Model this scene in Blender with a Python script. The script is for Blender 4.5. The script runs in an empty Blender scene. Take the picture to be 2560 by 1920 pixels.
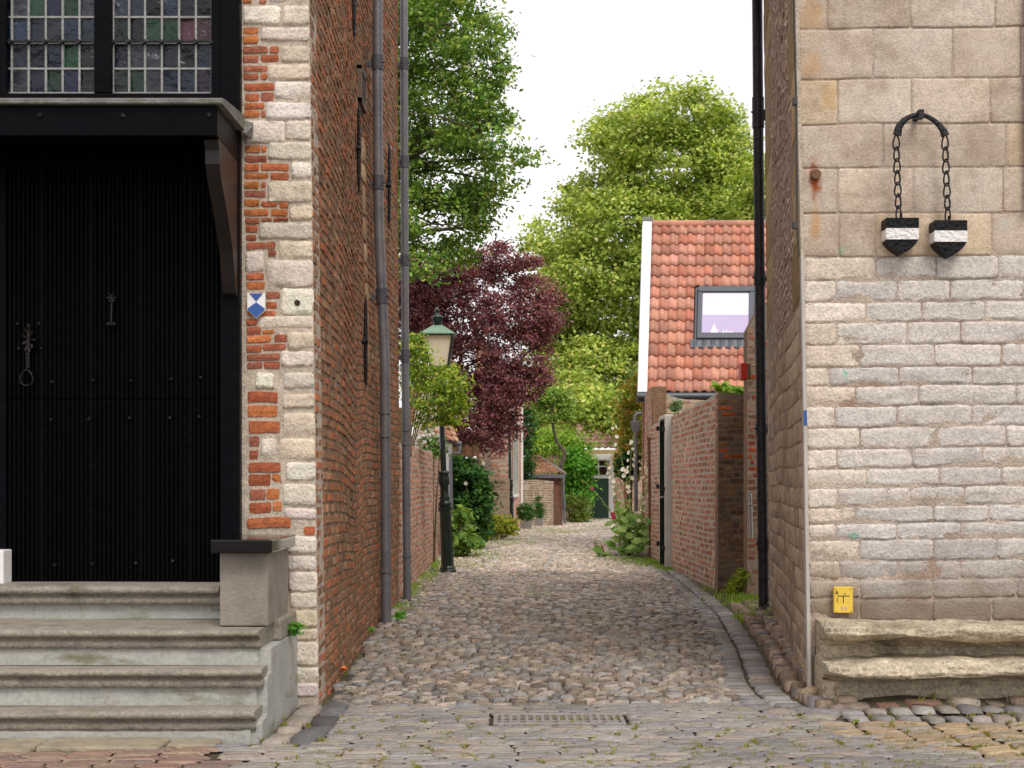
import bpy, math, random
import numpy as np
from mathutils import Vector
random.seed(7); RNG = np.random.default_rng(7)
C = bpy.context.scene.collection
PI = math.pi

# ------------------------------------------------------------------ camera, sky, sun, exposure
F, CX, HY, EYE = 3500.0, 1280.0, 1215.0, 1.25
cam = bpy.data.objects.new('camera', bpy.data.cameras.new('camera')); C.objects.link(cam)
cam.location = (0, 0, EYE); cam.rotation_euler = (PI/2, 0, 0)
cam.data.lens = 36*F/2560; cam.data.sensor_width = 36; cam.data.shift_y = (HY-960)/2560
cam.data.clip_end = 1000
cam.data.dof.use_dof = True; cam.data.dof.focus_distance = 12.5; cam.data.dof.aperture_fstop = 7
bpy.context.scene.camera = cam
SUN_EL, SUN_AZ = math.radians(52), math.radians(160)      # sun behind the camera to the right
w = bpy.data.worlds.new('World'); bpy.context.scene.world = w; w.use_nodes = True
nt = w.node_tree; bg = nt.nodes['Background']
sky = nt.nodes.new('ShaderNodeTexSky'); sky.sky_type = 'NISHITA'; sky.sun_disc = False
sky.sun_elevation = SUN_EL; sky.sun_rotation = SUN_AZ
tc = nt.nodes.new('ShaderNodeTexCoord'); nz = nt.nodes.new('ShaderNodeTexNoise')
nz.inputs['Scale'].default_value = 1.6; nz.inputs['Detail'].default_value = 5
mpn = nt.nodes.new('ShaderNodeMapping'); mpn.inputs['Scale'].default_value = (1, 1, 3)
nt.links.new(tc.outputs['Generated'], mpn.inputs['Vector']); nt.links.new(mpn.outputs[0], nz.inputs['Vector'])
ramp = nt.nodes.new('ShaderNodeValToRGB'); ramp.color_ramp.elements[0].position = .3; ramp.color_ramp.elements[1].position = .7
ramp.color_ramp.elements[0].color = (6.1, 5.9, 6.3, 1); ramp.color_ramp.elements[1].color = (9.6, 9.3, 9.5, 1)
nt.links.new(nz.outputs['Fac'], ramp.inputs[0])
mx = nt.nodes.new('ShaderNodeMix'); mx.data_type = 'RGBA'; mx.inputs[0].default_value = .93
nt.links.new(sky.outputs[0], mx.inputs[6]); nt.links.new(ramp.outputs[0], mx.inputs[7])
nt.links.new(mx.outputs[2], bg.inputs[0]); bg.inputs[1].default_value = 0.1
sun = bpy.data.objects.new('sun', bpy.data.lights.new('sun', 'SUN')); C.objects.link(sun)
sun.data.energy = 1.3; sun.data.angle = math.radians(25); sun.data.color = (1, .95, .87)
d = Vector((math.sin(SUN_AZ)*math.cos(SUN_EL), math.cos(SUN_AZ)*math.cos(SUN_EL), math.sin(SUN_EL)))
sun.rotation_euler = d.to_track_quat('Z', 'Y').to_euler(); sun.location = (3, -5, 20)
vs = bpy.context.scene.view_settings; vs.view_transform = 'Standard'; vs.look = 'None'; vs.exposure = 0.55; vs.gamma = 1

# ------------------------------------------------------------------ helpers
def P(x, y, Y): return ((x-CX)/F*Y, Y, EYE+(HY-y)/F*Y)
def G(x, y):
    Y = EYE*F/(y-HY); return ((x-CX)/F*Y, Y)
def S(r, g, b):
    f = lambda c: (c/255/12.92 if c/255 <= .04045 else ((c/255+.055)/1.055)**2.4)
    return np.array((f(r), f(g), f(b)))
def sm(x, a, b):
    t = np.clip((np.asarray(x, float)-a)/(b-a), 0, 1); return t*t*(3-2*t)
_H = np.random.default_rng(99).random((256, 256))
def vnoise(x, y, s=0):
    x = np.asarray(x, float)+s*17.3; y = np.asarray(y, float)+s*5.1
    xi = np.floor(x).astype(int); yi = np.floor(y).astype(int); fx = x-xi; fy = y-yi
    fx = fx*fx*(3-2*fx); fy = fy*fy*(3-2*fy)
    h = lambda a, b: _H[a % 256, b % 256]
    return (h(xi, yi)*(1-fx)+h(xi+1, yi)*fx)*(1-fy)+(h(xi, yi+1)*(1-fx)+h(xi+1, yi+1)*fx)*fy*1.0-0.5
def fbm(x, y, s=0): return vnoise(x, y, s)+.5*vnoise(2.1*x, 2.1*y, s+3)+.25*vnoise(4.3*x, 4.3*y, s+7)

def nd(t, k, x=0, **kw):
    n = t.nodes.new(k)
    for a, v in kw.items(): setattr(n, a, v)
    return n
def mat(name, col=(.5,.5,.5), rough=.8, metal=0, var=.25, vs_=6, attr=False, bump=.3, bs=60, stain=None, stain2=None, transl=0, spec=.5, coat=0, zs=None, grain=0, gs=70, blobs=()):
    """principled; base = (Col attribute or colour) * noise; stain = (colour, noise scale, threshold, amount[, stretch z]); zs = (colour, z0, z1, amount, axis)"""
    m = bpy.data.materials.new(name); m.use_nodes = True; t = m.node_tree; L = t.links
    b = t.nodes['Principled BSDF']; b.inputs['Roughness'].default_value = rough; b.inputs['Metallic'].default_value = metal
    b.inputs['Specular IOR Level'].default_value = spec; b.inputs['Coat Weight'].default_value = coat
    tx = nd(t, 'ShaderNodeTexCoord')
    n1 = nd(t, 'ShaderNodeTexNoise'); n1.inputs['Scale'].default_value = vs_; n1.inputs['Detail'].default_value = 7; n1.inputs['Roughness'].default_value = .65
    L.new(tx.outputs['Object'], n1.inputs['Vector'])
    mr = nd(t, 'ShaderNodeMapRange'); mr.inputs[1].default_value = .3; mr.inputs[2].default_value = .7
    mr.inputs[3].default_value = 1-var; mr.inputs[4].default_value = 1+var; L.new(n1.outputs['Fac'], mr.inputs[0])
    if attr:
        a = nd(t, 'ShaderNodeAttribute'); a.attribute_name = 'Col'; src = a.outputs['Color']
    else:
        a = nd(t, 'ShaderNodeRGB'); a.outputs[0].default_value = (*col, 1); src = a.outputs[0]
    vm = nd(t, 'ShaderNodeVectorMath', operation='SCALE'); L.new(src, vm.inputs[0]); L.new(mr.outputs[0], vm.inputs['Scale'])
    cur = vm.outputs[0]
    if grain:
        ng = nd(t, 'ShaderNodeTexNoise'); ng.inputs['Scale'].default_value = gs; ng.inputs['Detail'].default_value = 5; ng.inputs['Roughness'].default_value = .75; L.new(tx.outputs['Object'], ng.inputs['Vector'])
        mg = nd(t, 'ShaderNodeMapRange'); mg.inputs[1].default_value = .32; mg.inputs[2].default_value = .62; mg.inputs[3].default_value = 1-grain*1.4; mg.inputs[4].default_value = 1+grain*.6; L.new(ng.outputs['Fac'], mg.inputs[0])
        vg = nd(t, 'ShaderNodeVectorMath', operation='SCALE'); L.new(cur, vg.inputs[0]); L.new(mg.outputs[0], vg.inputs['Scale']); cur = vg.outputs[0]
    for i, st in enumerate([s for s in (stain, stain2) if s]):
        mp = nd(t, 'ShaderNodeMapping'); mp.inputs['Scale'].default_value = (1, 1, st[4] if len(st) > 4 else 1); mp.inputs['Location'].default_value = (3.7*i+1, 2.2*i, i)
        L.new(tx.outputs['Object'], mp.inputs[0])
        n2 = nd(t, 'ShaderNodeTexNoise'); n2.inputs['Scale'].default_value = st[1]; n2.inputs['Detail'].default_value = 8; n2.inputs['Roughness'].default_value = .7
        L.new(mp.outputs[0], n2.inputs['Vector'])
        m2 = nd(t, 'ShaderNodeMapRange'); m2.inputs[1].default_value = st[2]; m2.inputs[2].default_value = st[2]+.15; m2.inputs[4].default_value = st[3]
        L.new(n2.outputs['Fac'], m2.inputs[0])
        k = nd(t, 'ShaderNodeMix', data_type='RGBA'); L.new(m2.outputs[0], k.inputs[0]); L.new(cur, k.inputs[6]); k.inputs[7].default_value = (*st[0], 1); cur = k.outputs[2]
    for (bx, bz, rx, rz, bc, ba) in blobs:
        mp = nd(t, 'ShaderNodeMapping'); mp.inputs['Scale'].default_value = (1/rx, 0, 1/rz); mp.inputs['Location'].default_value = (-bx/rx, 0, -bz/rz); L.new(tx.outputs['Object'], mp.inputs[0])
        ln = nd(t, 'ShaderNodeVectorMath', operation='LENGTH'); L.new(mp.outputs[0], ln.inputs[0])
        n5 = nd(t, 'ShaderNodeTexNoise'); n5.inputs['Scale'].default_value = 22; n5.inputs['Detail'].default_value = 6; L.new(tx.outputs['Object'], n5.inputs['Vector'])
        sb = nd(t, 'ShaderNodeMath', operation='MULTIPLY_ADD'); L.new(n5.outputs['Fac'], sb.inputs[0]); sb.inputs[1].default_value = 1.1; L.new(ln.outputs['Value'], sb.inputs[2])
        m5 = nd(t, 'ShaderNodeMapRange', interpolation_type='SMOOTHSTEP'); m5.inputs[1].default_value = .75; m5.inputs[2].default_value = 1.55; m5.inputs[3].default_value = ba; m5.inputs[4].default_value = 0; L.new(sb.outputs[0], m5.inputs[0])
        k = nd(t, 'ShaderNodeMix', data_type='RGBA'); L.new(m5.outputs[0], k.inputs[0]); L.new(cur, k.inputs[6]); k.inputs[7].default_value = (*bc, 1); cur = k.outputs[2]
    if zs:
        sx = nd(t, 'ShaderNodeSeparateXYZ'); L.new(tx.outputs['Object'], sx.inputs[0])
        n3 = nd(t, 'ShaderNodeTexNoise'); n3.inputs['Scale'].default_value = 3; n3.inputs['Detail'].default_value = 6; L.new(tx.outputs['Object'], n3.inputs['Vector'])
        ad = nd(t, 'ShaderNodeMath', operation='MULTIPLY_ADD'); L.new(n3.outputs['Fac'], ad.inputs[0]); ad.inputs[1].default_value = .5*abs(zs[2]-zs[1])+.25; L.new(sx.outputs[zs[4]], ad.inputs[2])
        m3 = nd(t, 'ShaderNodeMapRange', interpolation_type='SMOOTHSTEP'); m3.inputs[1].default_value = zs[1]; m3.inputs[2].default_value = zs[2]; m3.inputs[3].default_value = zs[3]; m3.inputs[4].default_value = 0
        L.new(ad.outputs[0], m3.inputs[0])
        k = nd(t, 'ShaderNodeMix', data_type='RGBA'); L.new(m3.outputs[0], k.inputs[0]); L.new(cur, k.inputs[6]); k.inputs[7].default_value = (*zs[0], 1); cur = k.outputs[2]
    L.new(cur, b.inputs['Base Color'])
    if bump:
        n4 = nd(t, 'ShaderNodeTexNoise'); n4.inputs['Scale'].default_value = bs; n4.inputs['Detail'].default_value = 6; L.new(tx.outputs['Object'], n4.inputs['Vector'])
        bp = nd(t, 'ShaderNodeBump'); bp.inputs['Strength'].default_value = bump; bp.inputs['Distance'].default_value = 1.1/bs; L.new(n4.outputs['Fac'], bp.inputs['Height'])
        L.new(bp.outputs[0], b.inputs['Normal'])
    if transl:
        tr = nd(t, 'ShaderNodeBsdfTranslucent'); ms = nd(t, 'ShaderNodeMixShader'); ms.inputs[0].default_value = transl
        hs = nd(t, 'ShaderNodeVectorMath', operation='MULTIPLY'); hs.inputs[1].default_value = (1.2, 1.15, .75); L.new(cur, hs.inputs[0]); L.new(hs.outputs[0], tr.inputs[0])
        L.new(b.outputs[0], ms.inputs[1]); L.new(tr.outputs[0], ms.inputs[2]); L.new(ms.outputs[0], t.nodes['Material Output'].inputs[0])
    return m

def link(o, parent=None):
    C.objects.link(o)
    if parent is not None:
        o.parent = parent
        off = Vector(parent.location); pp = parent.parent
        while pp is not None: off += Vector(pp.location); pp = pp.parent
        o.location = -off if o.data is not None else o.location-off
    return o
def tag(o, label=None, cat=None, group=None, kind=None):
    if label: o['label'] = label
    if cat: o['category'] = cat
    if group: o['group'] = group
    if kind: o['kind'] = kind
    return o
def root(name, loc, label, cat, group=None):
    o = bpy.data.objects.new(name, None); o.location = loc; o.empty_display_size = .2; C.objects.link(o)
    return tag(o, label, cat, group)
def npmesh(name, V, Q, cols=None, m=None, parent=None, smooth=True):
    """V (n,3) verts, Q (k,3|4) faces, cols (n,3) colours"""
    V = np.asarray(V, np.float32); Q = np.asarray(Q, np.int32)
    me = bpy.data.meshes.new(name); k = Q.shape[1]
    me.vertices.add(len(V)); me.vertices.foreach_set('co', V.ravel())
    me.loops.add(Q.size); me.loops.foreach_set('vertex_index', Q.ravel())
    me.polygons.add(len(Q)); me.polygons.foreach_set('loop_start', np.arange(0, Q.size, k, dtype=np.int32))
    me.update(calc_edges=True)
    if cols is not None:
        a = me.color_attributes.new('Col', 'FLOAT_COLOR', 'POINT')
        a.data.foreach_set('color', np.concatenate([cols, np.ones((len(cols), 1))], 1).astype(np.float32).ravel())
    me.validate()
    me.polygons.foreach_set('use_smooth', np.full(len(me.polygons), smooth))
    if m: me.materials.append(m)
    return link(bpy.data.objects.new(name, me), parent)

class M:
    def __init__(s): s.v = []; s.f = []; s.sm = []; s.c = []; s.col = (1, 1, 1)
    def add(s, vs, fs, smooth=False):
        n = len(s.v); s.v += [tuple(map(float, v)) for v in vs]; s.c += [tuple(s.col)]*len(vs)
        s.f += [tuple(i+n for i in f) for f in fs]; s.sm += [smooth]*len(fs); return s
    def box(s, x0, x1, y0, y1, z0, z1):
        vs = [(x, y, z) for z in (z0, z1) for y in (y0, y1) for x in (x0, x1)]
        return s.add(vs, [(0,2,3,1),(4,5,7,6),(0,1,5,4),(2,6,7,3),(0,4,6,2),(1,3,7,5)])
    def hexa(s, b, t): return s.add(list(b)+list(t), [(3,2,1,0),(4,5,6,7),(0,1,5,4),(1,2,6,5),(2,3,7,6),(3,0,4,7)])
    def tube(s, pts, rs, n=8, cap=True, smooth=True, flat=1):
        pts = [Vector(p) for p in pts]; rs = [rs]*len(pts) if isinstance(rs, (int, float)) else rs
        vs = []; ref = None
        for i, p in enumerate(pts):
            d = (pts[min(i+1, len(pts)-1)]-pts[max(i-1, 0)]).normalized()
            if ref is None: ref = Vector((1, 0, 0)) if abs(d.x) < .8 else Vector((0, 1, 0))
            a = (ref-d*ref.dot(d)).normalized(); b = d.cross(a); ref = a
            for k in range(n):
                t = 2*PI*k/n; vs.append(p+a*math.cos(t)*rs[i]+b*math.sin(t)*rs[i]*flat)
        fs = [(i*n+k, i*n+(k+1) % n, (i+1)*n+(k+1) % n, (i+1)*n+k) for i in range(len(pts)-1) for k in range(n)]
        s.add(vs, fs, smooth)
        if cap: s.add(vs[:n], [tuple(range(n))[::-1]]); s.add(vs[-n:], [tuple(range(n))])
        return s
    def extr(s, poly, axis, a, b, smooth=False):
        """poly of 2-d points extruded along axis 'x' (poly=(y,z)), 'y' (poly=(x,z)) or 'z' (poly=(x,y))"""
        mk = {'x': lambda p, t: (t, p[0], p[1]), 'y': lambda p, t: (p[0], t, p[1]), 'z': lambda p, t: (p[0], p[1], t)}[axis]
        n = len(poly); vs = [mk(p, a) for p in poly]+[mk(p, b) for p in poly]
        s.add(vs, [(i, (i+1) % n, n+(i+1) % n, n+i) for i in range(n)], smooth)
        s.add(vs[:n], [tuple(range(n))[::-1]]); s.add(vs[n:], [tuple(range(n))]); return s
    def build(s, name, m=None, parent=None, bevel=0, seg=2):
        me = bpy.data.meshes.new(name); me.from_pydata(s.v, [], s.f); me.update()
        me.polygons.foreach_set('use_smooth', s.sm)
        a = me.color_attributes.new('Col', 'FLOAT_COLOR', 'POINT'); a.data.foreach_set('color', [k for c in s.c for k in (*c, 1)])
        if m: me.materials.append(m)
        import bmesh
        bm = bmesh.new(); bm.from_mesh(me); bmesh.ops.recalc_face_normals(bm, faces=bm.faces); bm.to_mesh(me); bm.free()
        o = bpy.data.objects.new(name, me)
        if bevel:
            md = o.modifiers.new('bevel', 'BEVEL'); md.width = bevel; md.segments = seg; md.limit_method = 'ANGLE'; md.angle_limit = math.radians(40)
        return link(o, parent)

# masonry: blocks = array (N,4) of u0,u1,v0,v1 ; fr(u,v,n) -> xyz
def blocks(name, B, fr, cols, depth, m, parent=None, bev=.008, nu=2, nv=2, rough=.004, rs=8., back=.012, jit=0, tilt=.002, flat=None, erode=0):
    if flat is None: flat = nu <= 4
    B = np.asarray(B, float); N = len(B)
    def axis(n):
        inner = np.linspace(0, 1, n)
        if n > 4: inner[1] = .035; inner[-2] = .965; inner[2:-2] = np.linspace(0, 1, n-2)[1:-1]
        return np.concatenate([[0], inner, [1]])
    au, av = axis(nu), axis(nv); A, Bv = np.meshgrid(au, av)
    ru = np.zeros(nu+2); ru[0] = 0; iu = np.array([0]+[1]*nu+[0]); iv = np.array([0]+[1]*nv+[0])
    inner = np.outer(iv, iu).astype(float)
    u0, u1, v0, v1 = [B[:, i][:, None, None] for i in range(4)]
    bb = bev
    su = np.array([0]+[1]*nu+[0]); sv = np.array([0]+[1]*nv+[0])
    U = np.where(su[None, None, :], (u0+bb)+(u1-u0-2*bb)*A[None], u0+(u1-u0)*A[None])
    V = np.where(sv[None, :, None], (v0+bb)+(v1-v0-2*bb)*Bv[None], v0+(v1-v0)*Bv[None])
    n = inner[None]*depth*(1+0*U)-(1-inner[None])*back
    # corners rounder
    cu = np.abs(A-.5)*2; cv = np.abs(Bv-.5)*2; rc = (cu > .99)&(cv > .99)
    edge = ((np.abs(A-.5) > .4999)|(np.abs(Bv-.5) > .4999))&(inner > 0)
    n = n-np.where(edge[None], depth*.35, 0)-np.where((rc&(inner > 0))[None], depth*.2, 0)
    U = U-np.where(rc[None], np.sign(A-.5)[None]*bb*.7, 0); V = V-np.where(rc[None], np.sign(Bv-.5)[None]*bb*.7, 0)
    n = n+inner[None]*rough*2*fbm(U*rs, V*rs, 2)
    n = n+inner[None]*RNG.normal(0, tilt, (N, 1, 1))
    if erode:
        n = n-inner[None]*erode*((1-Bv)**3)[None]*np.clip(fbm(U*3.1, V*9, 15)*3, 0, 1)-inner[None]*erode*.5*np.clip(fbm(U*7, V*7, 18)*3-.9, 0, 1)
    if jit:
        U = U+RNG.normal(0, jit, U.shape); V = V+RNG.normal(0, jit, V.shape)
        n = n+inner[None]*RNG.normal(0, jit, U.shape)
    X = np.stack(fr(U, V, n), -1).reshape(-1, 3)
    k = (nu+2)*(nv+2); W = nu+2
    q = np.array([(j*W+i, j*W+i+1, (j+1)*W+i+1, (j+1)*W+i) for j in range(nv+1) for i in range(nu+1)])
    Q = (q[None]+np.arange(N)[:, None, None]*k).reshape(-1, 4)
    return npmesh(name, X, Q, np.repeat(np.asarray(cols), k, 0), m, parent, smooth=not flat)
def courses(u0, u1, v0, v1, h, l, g=.01, var=.15, top=None, alt=True, hv=.06):
    out = []; v = v0; r = 0
    while v < v1-.02:
        hh = h*(1+random.uniform(-hv, hv)); u = u0-random.uniform(0, l*.5)
        while u < u1-.015:
            ll = l*random.uniform(1-var, 1+var)*(.5 if alt and random.random() < .45 else 1)
            a, b = max(u, u0), min(u+ll, u1)
            if b-a > g*2.5 and (top is None or v+hh <= top((a+b)/2)+.01):
                e = random.uniform(-.15, .15)*g
                out.append((a+g/2, b-g/2, v+g/2+e, min(v+hh, v1)-g/2+e))
            u += ll
        v += hh; r += 1
    return out
def pick(n, pal, var=.12):
    pal = np.array([S(*p[:3]) for p in pal]); wts = None
    c = pal[RNG.integers(0, len(pal), n)]
    return np.clip(c*(1+RNG.normal(0, var, (n, 1)))*(1+RNG.normal(0, .015, (n, 3))), .004, .95)
def sheet(name, us, vs_, fr, m, parent=None, n=0):
    U, V = np.meshgrid(us, vs_); X = np.stack(fr(U, V, U*0+n), -1).reshape(-1, 3); W = len(us)
    Q = [(j*W+i, j*W+i+1, (j+1)*W+i+1, (j+1)*W+i) for j in range(len(vs_)-1) for i in range(W-1)]
    return npmesh(name, X, Q, None, m, parent)

# foliage
def leaves(name, Cn, L, Wd, cols, m, parent=None, up=.5, out=None, droop=0):
    N = len(Cn)
    nrm = RNG.normal(0, 1, (N, 3)); nrm[:, 2] = np.abs(nrm[:, 2])+up
    if out is not None: nrm += out*1.0
    nrm /= np.linalg.norm(nrm, axis=1)[:, None]
    t = RNG.normal(0, 1, (N, 3)); t[:, 2] -= droop; t -= nrm*(t*nrm).sum(1)[:, None]; t /= np.linalg.norm(t, axis=1)[:, None]
    b = np.cross(nrm, t); s = RNG.uniform(.65, 1.25, (N, 1))
    f = RNG.uniform(-.15, .35, (N, 1))*Wd*s
    V = np.stack([Cn-t*L/2*s, Cn+b*Wd/2*s+nrm*f-t*L*.08*s, Cn+t*L/2*s, Cn-b*Wd/2*s+nrm*f-t*L*.08*s], 1).reshape(-1, 3)
    Q = np.arange(4*N).reshape(-1, 4)
    return npmesh(name, V, Q, np.repeat(cols, 4, 0), m, parent, smooth=False)
def lobe_points(lobes, per, clump=.3, n_in=14, shell=.55, dens=1.):
    """lobes: (x,y,z,rx,ry,rz). returns points and outward vectors"""
    pts = []; outs = []
    for (x, y, z, rx, ry, rz) in lobes:
        nc = max(9, int(n_in*(rx*rz+rx*ry+ry*rz)/3/clump**2*.6*dens))
        dd = RNG.normal(0, 1, (nc, 3)); dd /= np.linalg.norm(dd, axis=1)[:, None]
        r = RNG.uniform(shell, 1.05, (nc, 1))**.7
        cc = np.array((x, y, z))+dd*r*np.array((rx, ry, rz))
        sz = RNG.uniform(.5, 1.3, (nc, 1, 1))*clump
        p = cc[:, None, :]+RNG.normal(0, 1, (nc, per, 3))*sz*np.array((.56, .56, .26))
        pts.append(p.reshape(-1, 3)); outs.append(np.repeat(dd, per, 0))
    return np.concatenate(pts), np.concatenate(outs)
def pxlobes(L, Y, dy=1.0, jy=1.0):
    out = []
    for l in L:
        x, y, rx, ry = l[:4]; yy = Y+(l[4] if len(l) > 4 else random.uniform(-jy, jy)); p = P(x, y, yy)
        out.append((p[0], p[1], p[2], rx/F*yy, max(rx, ry)/F*yy*dy, ry/F*yy))
    return out
def limbs(mm, base, top, r0, targets, n=7, thin=.02, seed=1):
    rr = random.Random(seed)
    base = Vector(base); top = Vector(top)
    pts = []; rs = []
    for i in range(8):
        t = i/7; p = base.lerp(top, t)+Vector((rr.uniform(-1, 1), rr.uniform(-1, 1), 0))*r0*.5*(t > 0); pts.append(p); rs.append(r0*(1.25 if i == 0 else 1-.75*t))
    mm.tube(pts, rs, 8)
    for tg in targets:
        tg = Vector(tg); k = min(range(2, 8), key=lambda i: (pts[i]-tg).length+max(0, pts[i].z-tg.z)*2); a = pts[k]
        mid = a.lerp(tg, .5)+Vector((rr.uniform(-.2, .2), rr.uniform(-.2, .2), rr.uniform(0, .35)))*(tg-a).length*.3
        q = [a, a.lerp(mid, .6), mid, mid.lerp(tg, .6)+Vector((rr.uniform(-.1, .1), rr.uniform(-.1, .1), 0)), tg]
        r = rs[k]*.55; mm.tube(q, [r, r*.8, r*.6, r*.4, thin], 6)

# ------------------------------------------------------------------ palettes / materials
BR = [(138,88,64),(126,84,62),(146,94,68),(120,88,68),(108,84,66),(142,110,86),(108,90,72),(134,104,80),(156,92,62),(98,80,64),(128,106,84)]
BRP = [(172,126,104),(160,112,92),(178,136,116),(152,114,94),(150,104,84),(172,144,122),(140,110,92),(166,108,84)]
mMortar = mat('mortar', S(126,110,94), .95, var=.25, vs_=12, bump=.6, bs=90)
mMortarL = mat('light_mortar', S(192,178,160), .95, var=.2, vs_=12, bump=.6, bs=90, grain=0.3, gs=70)
mMortarD = mat('dark_mortar', S(136,114,90), .95, var=.3, vs_=9, bump=.6, bs=90)
mBrick = mat('old_brick', attr=True, rough=.9, var=.35, vs_=22, bump=.7, bs=110, stain=(S(92,78,60), 1.6, .60, .4), stain2=(S(196,186,172), 5, .70, .4), spec=.15, grain=0.3, gs=60)
mBrickL = mat('weathered_pink_brick', attr=True, rough=.92, var=.25, vs_=16, bump=.5, bs=80, stain=(S(206,196,186), 3, .60, .35), stain2=(S(110,96,58), 1.1, .62, .45), spec=.15, grain=0.25, gs=50)
mOrange = mat('orange_brick', attr=True, rough=.9, var=.3, vs_=26, bump=.8, bs=120, spec=.15, grain=0.25, gs=60)
mLime = mat('quoin_limestone', attr=True, rough=.9, var=.14, vs_=14, bump=.55, bs=60, stain=(S(196,176,144), 3.2, .62, .35), stain2=(S(140,124,104), 24, .66, .5), spec=.15, grain=0.22, gs=60)
mAshlar = mat('weathered_sandstone', attr=True, rough=.92, var=.16, vs_=30, bump=.5, bs=90, stain=(S(128,104,82), 2.2, .52, .5), stain2=(S(196,160,112), 1.7, .62, .45), zs=(S(96,84,68), .28, .75, .8, 2))
mStoneSide = mat('brown_side_stone', attr=True, rough=.95, var=.3, vs_=9, bump=.6, bs=70, stain=(S(96,82,66), 1.3, .56, .6, .35), spec=.15, grain=0.3, gs=60)
mReveal = mat('red_brown_mortar', S(186,170,154), .95, var=.3, vs_=3, bump=.8, bs=70, stain=(S(134,96,80), 1.3, .52, .7), grain=0.3, gs=70)
mPlinth = mat('mossy_plinth_stone', S(198,184,158), .95, var=.3, vs_=7, bump=1.0, bs=28, stain=(S(106,92,62), 2.4, .54, .75), stain2=(S(78,64,46), 6, .58, .7), grain=0.35, gs=45)
mStep = mat('blue_stone_step', S(146,138,124), .75, var=.2, vs_=8, bump=.5, bs=50, stain=(S(88,82,54), 2.6, .53, .7, 3), stain2=(S(74,66,56), 5, .58, .6), grain=0.25, gs=60)
mRiser = mat('painted_riser', S(172,172,164), .8, var=.14, vs_=5, bump=.2, bs=60, stain=(S(100,98,60), 2.2, .54, .8, 3.5), stain2=(S(128,116,96), 7, .57, .6), grain=0.14, gs=50)
mBlack = mat('black_paint', S(9,8,13), .42, var=.3, vs_=8, bump=.12, bs=14, spec=.06)
mDoor = mat('black_door_paint', S(6,6,7), .45, var=.4, vs_=10, bump=.25, bs=40, spec=.06)
mGranite = mat('polished_black_slab', S(10,10,13), .12, var=.2, bump=0)
mIron = mat('black_iron', S(20,19,22), .45, metal=.3, var=.4, vs_=25, bump=.7, bs=50)
mLead = mat('lead_sheet', S(112,112,110), .6, metal=.2, var=.25, vs_=7, bump=.4, bs=18, stain=(S(110,104,60), 4, .52, .6))
mCame = mat('window_lead_strip', S(146,146,142), .7, var=.2, vs_=20, bump=.4, bs=50)
mZinc = mat('zinc_pipe', S(116,114,118), .5, metal=.35, var=.2, vs_=5, bump=.15, bs=30, stain=(S(84,82,88), 2, .55, .5, .4))
mZincD = mat('zinc_pipe_band', S(82,80,86), .6, metal=.3, var=.25, vs_=9, bump=.4, bs=40)
mBlackPipe = mat('black_pipe_paint', S(38,36,42), .5, var=.4, vs_=5, bump=.3, bs=22, stain=(S(96,92,96), 6, .66, .5, .3))
mGreen = mat('dark_green_enamel', S(22,40,34), .28, var=.25, vs_=6, bump=.08, bs=12, coat=.3)
mVerd = mat('pale_green_lantern_roof', S(122,152,128), .5, var=.15, vs_=12, bump=.1)
mMilk = mat('milky_lamp_glass', S(246,230,204), .4, var=.04, bump=0)
mWhite = mat('white_paint', S(236,234,230), .5, var=.06, vs_=7, bump=.1, bs=30)
mCream = mat('cream_paint', S(226,204,140), .6, var=.1, bump=.1)
mBlue = mat('blue_enamel', S(44,86,156), .3, var=.06, bump=0)
mYellow = mat('yellow_plate', S(226,190,70), .45, var=.08, bump=.05)
mRed = mat('red_alarm_plastic', S(190,44,24), .35, var=.1, bump=0)
mGrey = mat('grey_metal_frame', S(88,92,98), .45, metal=.3, var=.1, bump=0)
mSteel = mat('brushed_steel', S(190,190,190), .3, metal=.9, var=.1, bump=0)
mRust = mat('rusty_iron', S(112,78,58), .85, var=.35, vs_=20, bump=.5)
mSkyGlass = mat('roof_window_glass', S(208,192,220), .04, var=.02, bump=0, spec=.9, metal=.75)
mDarkGlass = mat('dark_glass', S(16,18,18), .06, var=.2, bump=.05, bs=5, spec=.7)
mPane = mat('old_tinted_glass', attr=True, rough=.12, var=.35, vs_=9, bump=.35, bs=7, spec=.45, stain=(S(120,124,124), 9, .66, .2))
mTile = mat('orange_pantile', attr=True, rough=.8, var=.16, vs_=10, bump=.25, bs=50, stain=(S(128,104,90), 5, .56, .65), spec=.15, grain=0.15, gs=40)
mTileOld = mat('old_mossy_tile', attr=True, rough=.9, var=.3, vs_=9, bump=.4, bs=50, stain=(S(96,86,50), 3, .56, .5), spec=.15)
mCobble = mat('cobble_stone', attr=True, rough=.62, var=.2, vs_=24, bump=.35, bs=70, stain=(S(92,80,60), 2.2, .58, .45), spec=.25, grain=0.25, gs=60)
mSett = mat('grey_clinker', attr=True, rough=.6, var=.16, vs_=20, bump=.3, bs=80, stain=(S(120,106,84), 1.6, .60, .4), spec=.25, grain=0.2, gs=60)
mJoint = mat('joint_dirt', S(82,70,50), 1, var=.35, vs_=8, bump=.8, bs=60, stain=(S(96,100,48), 3, .50, .8))
mGround = mat('ground_earth', S(112,104,88), 1, var=.3, vs_=1, bump=.4, bs=10, stain=(S(84,96,50), .6, .5, .6))
mLeafA = mat('leaf_green', attr=True, rough=.5, var=.08, vs_=2, bump=0, transl=.4, spec=.25)
mLeafP = mat('leaf_purple', attr=True, rough=.5, var=.08, vs_=2, bump=0, transl=.2, spec=.3)
mPetal = mat('petal', attr=True, rough=.7, var=.05, bump=0, transl=.25)
mBark = mat('bark', S(98,86,70), .95, var=.3, vs_=10, bump=.9, bs=40, grain=0.3, gs=30)
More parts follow.
